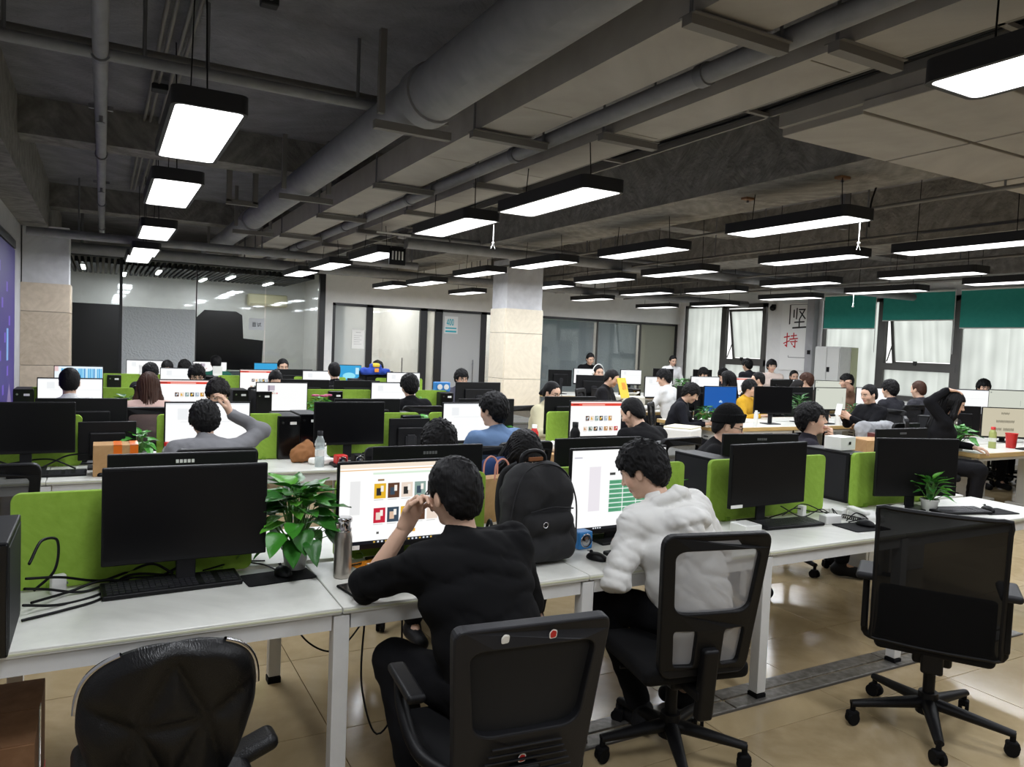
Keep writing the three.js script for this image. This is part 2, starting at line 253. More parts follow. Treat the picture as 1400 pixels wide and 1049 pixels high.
// ---- window wall ----
{
  const T = .25, W0 = .95, W1 = 3.0, x = XR + T / 2;
  const wallBox = (z0, z1, y0, y1) => bx(T, y1 - y0, z1 - z0, x, (y0 + y1) / 2, (z0 + z1) / 2);
  struct('wall_right', M.wall, 'white window wall with piers between the windows',
    wallBox(ZR, ZB, 0, W0), wallBox(ZR, ZB, W1, CE), wallBox(ZR, -15.95, W0, W1), wallBox(-13.0, -11.45, W0, W1), wallBox(-4.2, ZB, W0, W1));
  const frame = (w, z0, z1, y0, y1, t = .07, d = .09) => part('frame', M.darkFrame, w, bx(d, t, z1 - z0, XR + .02, y0 + t / 2, (z0 + z1) / 2), bx(d, t, z1 - z0, XR + .02, y1 - t / 2, (z0 + z1) / 2), bx(d, y1 - y0, t, XR + .02, (y0 + y1) / 2, z0 + t / 2), bx(d, y1 - y0, t, XR + .02, (y0 + y1) / 2, z1 - t / 2));
  const pane = (w, z0, z1, y0, y1) => part('pane', M.frosted, w, bx(.012, y1 - y0, z1 - z0, XR + .03, (y0 + y1) / 2, (z0 + z1) / 2));
  const plain = (n, z0, z1) => { const w = structGroup(n, 'dark framed window with white frosted glass'); frame(w, z0, z1, W0, W1); pane(w, z0 + .07, z1 - .07, W0 + .07, W1 - .07); };
  const awning = (n, z0, z1, sill) => {
    const w = structGroup(n, 'dark framed window whose upper sash hangs open'); frame(w, z0, z1, W0, W1, .1); part('transom', M.darkFrame, w, bx(.1, .14, z1 - z0, XR + .02, sill, (z0 + z1) / 2));
    pane(w, z0 + .1, z1 - .1, W0 + .1, sill - .07);
    const h = W1 - .1 - sill - .07, s = part('sash', M.darkFrame, w, bx(.04, .06, z1 - z0 - .24, 0, -h, 0), bx(.04, .06, z1 - z0 - .24, 0, -.03, 0), bx(.04, h, .06, 0, -h / 2, (z1 - z0) / 2 - .15), bx(.04, h, .06, 0, -h / 2, -(z1 - z0) / 2 + .15));
    s.position.set(XR + .06, W1 - .12, (z0 + z1) / 2); s.rotation.z = .16; part('pane', M.frosted, s, bx(.01, h - .1, z1 - z0 - .34, 0, -h / 2, 0));
    part('stay', M.darkFrame, w, bar([XR + .03, sill + .1, z0 + .14], [XR + .2, sill + .5, z0 + .14], .012)); part('catch', M.blackFrame, w, bx(.06, .08, .05, XR - .03, sill + .08, (z0 + z1) / 2));
  };
  plain('window_5', -15.9, -14.45); awning('window_6', -14.45, -13.05, 1.55); plain('window_7', -11.4, -9.98); awning('window_8', -9.98, -8.4, 1.62); plain('window_9', -8.4, -6.3); plain('window_10', -6.3, -4.25);
  const blindAt = (z0, z1, y0, label) => { const b = thing('roller_blind', label, 'blind', XR - .06, 0, (z0 + z1) / 2); part('cloth', M.teal, b, bx(.004, 3.12 - y0, z1 - z0, 0, (3.12 + y0) / 2, 0)); part('roller', M.whiteMetal, b, bar([0, 3.1, -(z1 - z0) / 2], [0, 3.1, (z1 - z0) / 2], .025)); part('bottom_rail', M.whiteMetal, b, bx(.012, .02, z1 - z0, 0, y0, 0)); part('chain', M.whitePlastic, b, bx(.006, 1.2, .012, -.01, 2.5, (z1 - z0) / 2 + .02)); };
  blindAt(-11.35, -10.1, 2.38, 'teal roller blind beside the white cabinet, half lowered'); blindAt(-9.93, -8.47, 2.54, 'teal roller blind above the window with an open sash'); blindAt(-8.35, -6.25, 2.39, 'wide teal roller blind over the plain frosted window next to the open sash'); blindAt(-6.2, -4.3, 2.4, 'teal roller blind over the end window');
  // calligraphy banner on the pier
  const tx = canvasTex(256, 512, (g, W, H) => {
    g.fillStyle = '#f2f2f0'; g.fillRect(0, 0, W, H); g.strokeStyle = '#303030'; g.lineWidth = 3; g.strokeRect(80, 14, 150, 400); g.fillStyle = '#f2f2f0'; g.fillRect(60, 160, 130, 240); g.fillStyle = '#1a1a1a'; g.fillRect(70, 14, 8, 150);
    g.lineCap = 'round'; const S = (c, w, a) => { g.strokeStyle = c; g.lineWidth = w; g.beginPath(); a.forEach(([x, y], i) => i ? g.lineTo(x, y) : g.moveTo(x, y)); g.stroke(); };
    const k = '#161616'; S(k, 11, [[112, 56], [112, 108]]); S(k, 11, [[138, 44], [136, 120]]); S(k, 10, [[158, 52], [208, 52], [168, 118]]); S(k, 10, [[164, 66], [214, 120]]); S(k, 10, [[122, 148], [206, 144]]); S(k, 11, [[164, 124], [164, 186]]); S(k, 12, [[108, 190], [222, 184]]);
    const r = '#c01a22'; S(r, 9, [[34, 262], [82, 254]]); S(r, 10, [[60, 232], [60, 330], [46, 322]]); S(r, 8, [[32, 308], [84, 288]]); S(r, 8, [[96, 252], [146, 246]]); S(r, 9, [[120, 230], [120, 272]]); S(r, 9, [[86, 276], [156, 270]]); S(r, 8, [[92, 296], [154, 292]]); S(r, 9, [[136, 284], [136, 336], [122, 328]]); S(r, 8, [[104, 306], [112, 318]]);
  });
  const b = thing('calligraphy_banner', 'white banner with black and red brush characters on the window pier', 'banner', XR - .03, 2.2, -12.15, -Math.PI / 2);
  const pg = new THREE.BoxGeometry(.8, 1.55, .006); pg.userData.keep = 1; part('print', mat(0xffffff, .7, { map: tx }), b, pg);
  const ca = thing('ceiling_camera', 'small dark dome camera on the pier above the banner', 'camera', XR - .08, 2.87, -12.8); part('dome', M.black, ca, sp(.07, 0, 0, 0)); part('mount', M.darkGrey, ca, cy(.05, .05, .05, .03, .06, 0));
  const cab = thing('white_cabinet', 'tall white cabinet standing by the window below the teal blind', 'cabinet', 13.62, 0, -10.72);
  part('body', M.white, cab, rb(.56, 1.98, .62, .01, 0, .99, 0)); part('door', M.whiteMetal, cab, rb(.02, 1.9, .29, .005, -.29, 1, .155)); part('door', M.whiteMetal, cab, rb(.02, 1.9, .29, .005, -.29, 1, -.155)); part('lock', M.black, cab, bx(.02, .1, .06, -.305, 1.5, .05)); part('side_panel', mat(0xb9bd98, .5), cab, bx(.2, 1.96, .02, .16, .99, .315));
  const pil = thing('riser_pipe', 'pale vertical pipe box beside the calligraphy banner', 'pipe', 13.9, 0, -11.62); part('casing', M.wallGrey, pil, rb(.16, 3.1, .2, .02, 0, 1.55, 0)); part('socket', M.black, pil, bx(.02, .09, .07, -.09, 1.85, .02));
}
{ // purple poster on the side wall
  const tx = canvasTex(256, 256, (g, W, H) => { g.fillStyle = '#33207c'; g.fillRect(0, 0, W, H); g.fillStyle = '#1d1150'; g.fillRect(0, 0, 30, H); g.fillStyle = '#6d4bc8'; for (let i = 0; i < 9; i++) g.fillRect(170 + (i * 37) % 60, 30 + i * 24, 8, 14); g.fillStyle = '#7fb0e8'; g.fillRect(210, 120, 10, 46); g.fillStyle = '#8a7aa8'; g.beginPath(); g.moveTo(200, 256); g.lineTo(226, 200); g.lineTo(250, 256); g.fill(); });
  const p = thing('poster', 'large purple printed poster on the side wall', 'poster', XL + .012, 1.62, -8.9, Math.PI / 2);
  const pg = new THREE.BoxGeometry(5, 2.1, .02); pg.userData.keep = 1; part('print', mat(0xffffff, .5, { map: tx }), p, pg); part('frame', M.blackFrame, p, bx(.1, 2.4, .03, -2.52, .05, 0), bx(5.1, .1, .03, 0, 1.12, 0));
}

// ================= CEILING SERVICES =================
{
  let t = thing('round_duct', 'thick grey round pipe hung below the ceiling beside the cable ducts', 'pipe', 1.67, 3.2, 0);
  part('pipe', M.pipe, t, bar([0, 0, -14.8], [0, 0, -4.05], .13, .13, 24)); part('pipe', M.pipe, t, bar([.03, -.01, -4.3], [.03, -.01, 1.2], .165, .165, 24)); part('collar', M.pipe, t, bar([.03, -.01, -4.35], [.03, -.01, -4.2], .18, .18, 24), bar([0, 0, -10.3], [0, 0, -10.1], .145, .145, 24));
  for (const z of [-1.2, -4.5, -7.3, -10.17, -13]) part('hanger', M.strut, t, bx(.04, .5, .04, -.2, .15, z), bx(.04, .5, .04, .22, .15, z), bx(.5, .05, .05, .01, -.17, z));
  const tray = (x0, x1, y0, y1, label) => { const t = thing('cable_duct', label, 'duct', (x0 + x1) / 2, y0, 0); const w = x1 - x0; part('side', M.duct, t, bx(.02, y1 - y0, 17, -w / 2, (y1 - y0) / 2, -6.5)); part('side', M.duct, t, bx(.02, y1 - y0, 17, w / 2, (y1 - y0) / 2, -6.5));
    for (let i = 0; i < 12; i++) part('bottom_plate', M.duct, t, rb(w - .01, .012, 1.43, .003, 0, .006, 1.1 - i * 1.44)); part('top_plate', M.duct, t, bx(w, .012, 17, 0, y1 - y0, -6.5)); return t; };
  const t1 = tray(2.14, 2.5, 3.12, 3.34, 'flat pale cable duct next to the thick round pipe');
  const t2 = tray(2.86, 3.16, 3.1, 3.24, 'flat pale cable duct next to the slim grey pipe');
  const br = (x, w, z) => make('br' + w, t => { part('channel', M.strut, t, bx(w, .045, .06, 0, 0, 0), bx(w, .006, .1, 0, .02, 0)); part('rod', M.steel, t, bar([-w / 2 + .02, 0, 0], [-w / 2 + .02, CE - 3.08, 0], .008)); part('rod', M.steel, t, bar([w / 2 - .02, 0, 0], [w / 2 - .02, CE - 3.08, 0], .008)); }, 'duct_bracket', w > .45 ? 'steel channel bracket under the wide flat cable duct' : 'steel channel bracket under the narrow flat cable duct', 'bracket', x, 3.08, z, 0, w > .45 ? 'brackets under the wide cable duct' : 'brackets under the narrow cable duct');
  for (const z of [-.6, -2.45, -4.5, -6.5, -8.5, -10.5, -12.5]) br(2.36, .56, z);
  for (const z of [-.9, -2.3, -4.05, -5.9, -7.6, -9.3, -11, -13]) br(3.0, .44, z);
  t = thing('slim_pipe', 'slim grey sprinkler pipe running between the two cable ducts', 'pipe', 2.68, 3.14, 0); part('pipe', M.pipe, t, bar([0, 0, -15], [0, 0, 1.5], .05, .05, 16)); for (const z of [-1, -3, -5, -7.2, -9.5, -12]) part('clamp', M.steel, t, bar([0, 0, z - .03], [0, 0, z + .03], .06, .06, 16));
  t = thing('cable_rail', 'grey cable rail with loose dark cables beside the narrow duct', 'cable tray', 3.42, 3.2, 0);
  part('rail', M.strut, t, bx(.02, .08, 16.5, -.1, 0, -6.7), bx(.02, .08, 16.5, .1, 0, -6.7)); for (const [dx, dy] of [[-.05, .0], [.0, .03], [.05, .01]]) part('cable', M.black, t, tb(Array.from({ length: 14 }, (_, i) => [dx + .025 * Math.sin(i * 2.1 + dx * 90), dy + .02 * Math.sin(i * 1.3), 1.4 - i * 1.22]), .012, 60, 5));
  for (let i = 0; i < 11; i++) part('rung', M.strut, t, bx(.22, .02, .03, 0, -.03, 1 - i * 1.45));
  // flat branch duct leaving to the side
  t = thing('branch_duct', 'wide flat pale sheet duct branching off across the ceiling', 'duct', 0, 3.04, 0);
  for (const [x0, x1, z0, z1] of [[3.55, 4.52, -3.28, -2.72], [4.53, 5.6, -3.28, -2.72], [3.5, 4.52, -2.7, -2.1], [4.53, 5.6, -2.7, -2.1], [5.61, 6.9, -3.28, -2.1]]) part('sheet_panel', M.duct, t, rb(x1 - x0 - .012, .05, z1 - z0 - .012, .006, (x0 + x1) / 2, .02, (z0 + z1) / 2));
  part('core', M.duct, t, bx(3.4, .16, 1.16, 5.22, .12, -2.69)); part('hanger', M.steel, t, bar([4, .2, -2.7], [4, .7, -2.7], .01), bar([6.5, .2, -2.7], [6.5, .7, -2.7], .01));
  // left-hand side pipes
  t = thing('cross_conduit', 'grey conduit pair crossing under the slab above the hanging lamps', 'pipe', 0, 3.32, -5.1); part('pipe', M.pipe, t, bar([-1, 0, 0], [2.2, 0, 0], .035, .035, 12)); part('pipe', M.strut, t, bar([-1, .07, -.06], [2.2, .07, -.06], .025, .025, 12)); for (const x of [-.5, .2, .55, 1.5]) part('hanger', M.steel, t, bar([x, 0, 0], [x, .43, 0], .012));
  t = thing('sprinkler_pipe', 'pale pipe running along the ceiling toward the stone column', 'pipe', -.03, 3.32, 0); part('pipe', M.pipe, t, bar([0, 0, -14.8], [0, 0, 1.5], .042, .042, 16)); for (const z of [-5.1, -8, -11, -13.6]) part('clamp', M.steel, t, bar([0, 0, z - .03], [0, 0, z + .03], .055), bar([0, 0, z], [0, .43, 0 + z], .01)); for (const z of [-6.4, -9.6]) part('sprinkler_head', M.steel, t, bar([0, 0, z], [0, -.09, z], .014), cy(.03, .03, .008, 0, -.09, z), bx(.16, .03, .03, 0, .02, z));
  t = thing('thin_conduits', 'bundle of thin wiring conduits fixed under the slab above the lamps', 'conduit', .4, 3.7, 0); for (const dx of [-.08, -.03, .05, .1]) part('conduit', M.strut, t, bar([dx, 0, -12], [dx, 0, 1], .014, .014, 8)); for (const z of [-4.6, -6.8, -9]) part('junction_box', M.darkGrey, t, rb(.12, .05, .12, .008, -.02, -.03, z));
  t = thing('hanger_frame', 'steel hanger frame standing off the slab behind the hanging lamps', 'hanger', 1.3, 3.3, -8.4); part('post', M.strut, t, bx(.05, .7, .05, -.16, .15, 0)); part('post', M.strut, t, bx(.05, .7, .05, .1, .15, 0)); part('rail', M.strut, t, bx(.32, .05, .05, -.03, .42, 0), bx(.32, .05, .05, -.03, -.2, 0));
  t = thing('ceiling_detector', 'small dark detector box fixed under the slab', 'detector', .82, 3.68, -4.6); part('body', M.darkGrey, t, rb(.1, .14, .08, .01, 0, 0, 0)); part('lens', M.steel, t, cy(.02, .02, .02, 0, -.03, .045, Math.PI / 2), cy(.02, .02, .02, 0, .03, .045, Math.PI / 2));
  // cross pipes deeper in the room
  const cp = (z, y, r, x0, x1, label) => { const t = thing('cross_pipe', label, 'pipe', 0, y, z); part('pipe', M.pipe, t, bar([x0, 0, 0], [x1, 0, 0], r, r, 16)); for (let x = x0 + .6; x < x1; x += 2.4) part('hanger', M.steel, t, bar([x, 0, 0], [x, CE - y, 0], .012)); };
  cp(-9.2, 2.98, .07, 3.4, 13.8, 'grey pipe crossing the room ahead of the cream column'); cp(-9.55, 3.12, .045, 3.4, 13.8, 'thin pipe crossing beside a thicker pipe ahead of the cream column'); cp(-13.5, 2.96, .08, -.9, 13.8, 'thick cross pipe near the white wall'); cp(-14.25, 2.98, .05, -.9, 9, 'thin cross pipe near the white wall');
  cp(-11.9, 2.98, .06, -.9, 4.6, 'cross pipe ahead of the slat ceiling room');
  // rails the lamp rows hang from
  const rail = (x, z0, z1, i) => { const t = thing('lamp_rail', 'thin grey conduit above one long row of hanging lamps', 'rail', x, 2.98, 0, 0, 'conduits above the lamp rows'); part('conduit', M.strut, t, bar([0, 0, z0], [0, 0, z1], .016, .016, 8)); for (let z = z0 + .5; z < z1; z += 2.2) part('hanger', M.steel, t, bar([0, 0, z], [0, CE - 2.98, z], .008)); };
  rail(5.6, -14.6, -1.5); rail(6.95, -14.5, -1.5); rail(9.1, -14.8, -1.5); rail(11.2, -15, -1.5);
  // steel strut and loose wires on the beams
  t = thing('hanging_strut', 'vertical steel strut hanging off the beam with a loose black wire', 'strut', 5.45, 3.12, -4.3); part('post', M.steel, t, bx(.06, .62, .05, 0, -.0, 0)); part('wire', M.black, t, tb([[-.05, .25, .3], [-.03, .05, .32], [-.07, -.15, .3], [-.05, -.33, .28]], .008, 16, 5));
  for (const [x, z] of [[4.9, -3.9], [4.95, -4.9]]) make('beambox', t => { part('box', M.cardDark, t, rb(.1, .02, .07, .004, 0, 0.006, 0)); part('screw', M.steel, t, cy(.012, .012, .02, 0, -.02, 0)); }, 'anchor_plate', 'small brown plate screwed under the pale beam', 'plate', x, 3.085, z, 0, 'plates under the pale beam');
}
// ---------- hanging panel lamps ----------
{
  const build = (topA, topB) => t => {
    const sh = roundShape(.34, 1.24, .05), hole = roundShape(.3, 1.2, .035); sh.holes.push(hole);
    part('housing', M.lampBody, t, mv(ext(sh, .085), 0, .035, 0, Math.PI / 2), mv(ext(roundShape(.33, 1.23, .05), .012), 0, .072, 0, Math.PI / 2));
    part('diffuser', M.lamp, t, mv(ext(roundShape(.3, 1.2, .035), .01), 0, .0, 0, Math.PI / 2));
    part('wire', M.black, t, bar([0, .075, -.45], [.02, topA - 2.77, -.45], .004, .004, 5)); part('wire', M.black, t, bar([0, .075, .45], [-.02, topB - 2.77, .45], .004, .004, 5));
    const l = new THREE.RectAreaLight(0xf4f8ff, LAMP, .29, 1.19); l.rotation.x = -Math.PI / 2; l.position.y = -.008; l.castShadow = true; t.add(l);
  };
  const pos = [[.43, -4.42], [.45, -6.36], [.49, -9.0], [.48, -11.3], [.45, -12.4], [2.87, -4.72], [2.78, -6.33], [3.0, -9.24], [2.9, -11.0], [2.86, -12.7], [2.85, -1.2],
    [4.88, -4.32], [5.06, -6.5], [4.92, -8.33], [4.92, -10.2], [5.05, -12.6], [4.9, -14.1], [6.82, -4.1], [6.66, -5.63], [6.7, -7.8], [6.7, -9.5], [6.82, -11.3], [6.6, -14.2],
    [8.74, -5.63], [8.77, -7.6], [9.1, -9.64], [8.7, -11.0], [9.1, -13.3], [10.4, -7.4], [10.8, -9.55], [11.6, -12.3], [11.5, -14.1], [10.0, -5.3], [.43, -1.75], [.43, .6], [4.9, -1.6], [6.8, -1.9], [8.75, -3.3]];  // unseen lamps at the list end continue the rows, added to brighten near desks
  const lampLabel = (x, z) => 'hanging panel lamp ' + (x < 1 ? 'beside the round duct' : x < 4 ? 'under the narrow cable duct' : x < 6 ? 'under the beam by the cream column' : x < 8 ? 'beyond the cream column line' : x < 9.6 ? 'under the second beam' : 'in the line nearer the windows') + ', ' + (z > -2.5 ? 'ahead of the desks' : z > -5 ? 'above the backpack row' : z > -7.5 ? 'above the taped carton row' : z > -10 ? 'above the pink shirt row' : z > -13 ? 'level with the column' : 'by the glazed wall');
  pos.forEach(([x, z], i) => { const top = (x > 4.6 && x < 5.43) || (x > 8.1 && x < 8.9) ? 3.1 : x > 2.86 && x < 3.16 ? 3.1 : CE; const tp = zz => Math.min(top, Math.abs(zz + 12.75) < .22 || Math.abs(zz + 8.2) < .2 ? 3.42 : top), ta = tp(z - .45), tb_ = tp(z + .45); make('panel' + ta + '_' + tb_, build(ta, tb_), 'panel_lamp', lampLabel(x, z), 'lamp', x, 2.77, z, 0, 'hanging panel lamps'); });
  for (const [x, z] of [[2.95, -5.85], [5.0, -3.8], [10.35, -7.9]]) make('pull', t => { part('cord', M.whitePlastic, t, bar([0, .16, 0], [0, 0, 0], .004, .004, 5)); part('knot', M.whitePlastic, t, sp(.012, 0, -.01, 0, 1, 1, 1, 8), bar([0, -.01, 0], [.02, -.06, 0], .004, .003, 5), bar([0, -.01, 0], [-.02, -.06, 0], .004, .003, 5)); }, 'pull_cord', 'short white cord dangling from a hanging panel lamp', 'cord', x, 2.61, z, 0, 'lamp pull cords');
  const t = thing('hanging_sign', 'small dark hanging sign with pale bars under the ceiling', 'sign', 3.05, 2.72, -8.55, 0); part('board', M.black, t, rb(.2, .2, .02, .005, 0, 0, 0)); for (let i = 0; i < 4; i++) part('bar', M.whiteMetal, t, bx(.018, .1, .006, -.06 + i * .04, .01, .012)); part('rail', M.whiteMetal, t, bx(.42, .02, .02, -.05, .26, 0)); part('chain', M.steel, t, bar([-.08, .1, 0], [-.08, .26, 0], .004), bar([.08, .1, 0], [.08, .26, 0], .004), bar([-.2, .26, 0], [-.2, 1, 0], .004), bar([.12, .26, 0], [.12, 1, 0], .004));
}

// ================= SMOOTH SOLIDS (distance field, meshed with surface nets) =================
class Field {
  constructor(lo, hi, c) { this.lo = lo; this.c = c; this.n = [0, 1, 2].map(i => Math.ceil((hi[i] - lo[i]) / c) + 1); this.f = new Float32Array(this.n[0] * this.n[1] * this.n[2]).fill(1); }
  each(lo, hi, m, fn) {
    const [nx, ny, nz] = this.n, c = this.c, a = [0, 1, 2].map(i => Math.max(0, Math.floor((lo[i] - m - this.lo[i]) / c))), b = [0, 1, 2].map(i => Math.min(this.n[i] - 1, Math.ceil((hi[i] + m - this.lo[i]) / c)));
    for (let k = a[2]; k <= b[2]; k++) for (let j = a[1]; j <= b[1]; j++) { let q = (k * ny + j) * nx + a[0]; for (let i = a[0]; i <= b[0]; i++, q++) fn(q, this.lo[0] + i * c, this.lo[1] + j * c, this.lo[2] + k * c); }
  }
  add(lo, hi, dist, k) { const f = this.f; this.each(lo, hi, k + 3 * this.c, (q, x, y, z) => { const d = dist(x, y, z), a = f[q], h = Math.max(k - Math.abs(a - d), 0); f[q] = Math.min(a, d) - h * h / (4 * k); }); return this; }
  cap(a, b, ra, rb, k = .03) {
    const r = Math.max(ra, rb), bx_ = b[0] - a[0], by = b[1] - a[1], bz = b[2] - a[2], L = bx_ * bx_ + by * by + bz * bz || 1e-9;
    return this.add([0, 1, 2].map(i => Math.min(a[i], b[i]) - r), [0, 1, 2].map(i => Math.max(a[i], b[i]) + r), (x, y, z) => { const px = x - a[0], py = y - a[1], pz = z - a[2], t = Math.max(0, Math.min(1, (px * bx_ + py * by + pz * bz) / L)); return Math.hypot(px - t * bx_, py - t * by, pz - t * bz) - ra - (rb - ra) * t; }, k);
  }
  ell(c, r, k = .02, cut) {
    const e = (x, y, z) => { const a = (x - c[0]) / r[0], b = (y - c[1]) / r[1], d = (z - c[2]) / r[2], k0 = Math.hypot(a, b, d), k1 = Math.hypot(a / r[0], b / r[1], d / r[2]); return k1 < 1e-6 ? -Math.min(...r) : k0 * (k0 - 1) / k1; };
    if (cut) { const f = this.f; this.each(c.map((v, i) => v - r[i]), c.map((v, i) => v + r[i]), k + 3 * this.c, (q, x, y, z) => { const d = -e(x, y, z), a = f[q], h = Math.max(k - Math.abs(a - d), 0); f[q] = Math.max(a, d) + h * h / (4 * k); }); return this; }
    return this.add(c.map((v, i) => v - r[i]), c.map((v, i) => v + r[i]), e, k);
  }
  cut(dist, k = .01) { const f = this.f, [nx, ny, nz] = this.n; this.each(this.lo, this.lo.map((v, i) => v + this.n[i] * this.c), 0, (q, x, y, z) => { const a = f[q]; if (a > .08) return; const d = -dist(x, y, z), h = Math.max(k - Math.abs(a - d), 0); f[q] = Math.max(a, d) + h * h / (4 * k); }); return this; }
  mod(fn, band = .06) { const f = this.f; this.each(this.lo, this.lo.map((v, i) => v + this.n[i] * this.c), 0, (q, x, y, z) => { if (Math.abs(f[q]) < band) f[q] += fn(x, y, z); }); return this; }
  mesh(paint) {
    const [nx, ny, nz] = this.n, f = this.f, c = this.c, id = new Int32Array(f.length).fill(-1), P = [], I = [];
    const at = (i, j, k) => (k * ny + j) * nx + i, off = [0, 1, nx, nx + 1, nx * ny, nx * ny + 1, nx * ny + nx, nx * ny + nx + 1];
    const E = [[0, 1], [2, 3], [4, 5], [6, 7], [0, 2], [1, 3], [4, 6], [5, 7], [0, 4], [1, 5], [2, 6], [3, 7]];
    for (let k = 0; k < nz - 1; k++) for (let j = 0; j < ny - 1; j++) for (let i = 0; i < nx - 1; i++) {
      const q = at(i, j, k); let m = 0; for (let e = 0; e < 8; e++) if (f[q + off[e]] < 0) m |= 1 << e;
      if (m === 0 || m === 255) continue;
      let sx = 0, sy = 0, sz = 0, n = 0;
      for (const [a, b] of E) { const fa = f[q + off[a]], fb = f[q + off[b]]; if (fa < 0 === fb < 0) continue; const t = fa / (fa - fb); sx += (a & 1) + t * ((b & 1) - (a & 1)); sy += (a >> 1 & 1) + t * ((b >> 1 & 1) - (a >> 1 & 1)); sz += (a >> 2) + t * ((b >> 2) - (a >> 2)); n++; }
      id[q] = P.length / 3; P.push(this.lo[0] + c * (i + sx / n), this.lo[1] + c * (j + sy / n), this.lo[2] + c * (k + sz / n));
    }
    const S = [1, nx, nx * ny];
    for (let k = 1; k < nz - 1; k++) for (let j = 1; j < ny - 1; j++) for (let i = 1; i < nx - 1; i++) {
      const q = at(i, j, k), a = f[q] < 0;
      for (let d = 0; d < 3; d++) {
        if (a === f[q + S[d]] < 0) continue; const u = S[(d + 1) % 3], v = S[(d + 2) % 3];
        const w = [id[q - u - v], id[q - v], id[q], id[q - u]]; if (w.some(x => x < 0)) continue;
        a ? I.push(w[0], w[1], w[2], w[0], w[2], w[3]) : I.push(w[0], w[2], w[1], w[0], w[3], w[2]);
      }
    }
    const g = new THREE.BufferGeometry(); g.setAttribute('position', new THREE.Float32BufferAttribute(P, 3)); g.setIndex(I); g.computeVertexNormals();
    const uv = new Float32Array(P.length / 3 * 2); for (let i = 0; i < P.length / 3; i++) { uv[2 * i] = P[3 * i] * .75 + P[3 * i + 2] * .66; uv[2 * i + 1] = P[3 * i + 1] + .2 * P[3 * i + 2]; } g.setAttribute('uv', new THREE.BufferAttribute(uv, 2));
    if (paint) { const C = new Float32Array(P.length); for (let i = 0; i < P.length; i += 3) C.set(paint(P[i], P[i + 1], P[i + 2]), i); g.setAttribute('color', new THREE.BufferAttribute(C, 3)); }
    g.userData.keep = 1; return g;
  }
}
const shared = {};
const once = (k, fn) => shared[k] ??= (g => { g.userData.keep = 1; return g; })(fn());

// ================= SCREENS =================
const rect = (g, c, x, y, w, h) => { g.fillStyle = c; g.fillRect(x, y, w, h); };
const thumbs = (g, x0, y0, n, w, h, gap, seed) => { const cs = ['#e3b22a', '#d9b9a0', '#2b2b2b', '#5a3b2a', '#c4233a', '#a9b7c4', '#e8d7c9', '#3a4a5a', '#b98a5a', '#8aa29a']; for (let i = 0; i < n; i++) { const x = x0 + i * (w + gap), c = cs[(i * 3 + seed) % 10]; rect(g, c, x, y0, w, h); rect(g, cs[(i * 5 + seed + 2) % 10], x + w * .2, y0 + h * .3, w * .4, h * .5); rect(g, '#f3eee6', x + w * .55, y0 + h * .15, w * .25, h * .4); rect(g, '#bbb', x, y0 + h + 4, w * .8, 2); } };
const taskbar = (g, W, H) => { rect(g, '#10141c', 0, H - 12, W, 12); for (let i = 0; i < 16; i++) rect(g, i % 3 ? '#dfe6ee' : '#c8a24a', W * .27 + i * 16, H - 9, 8, 6); };
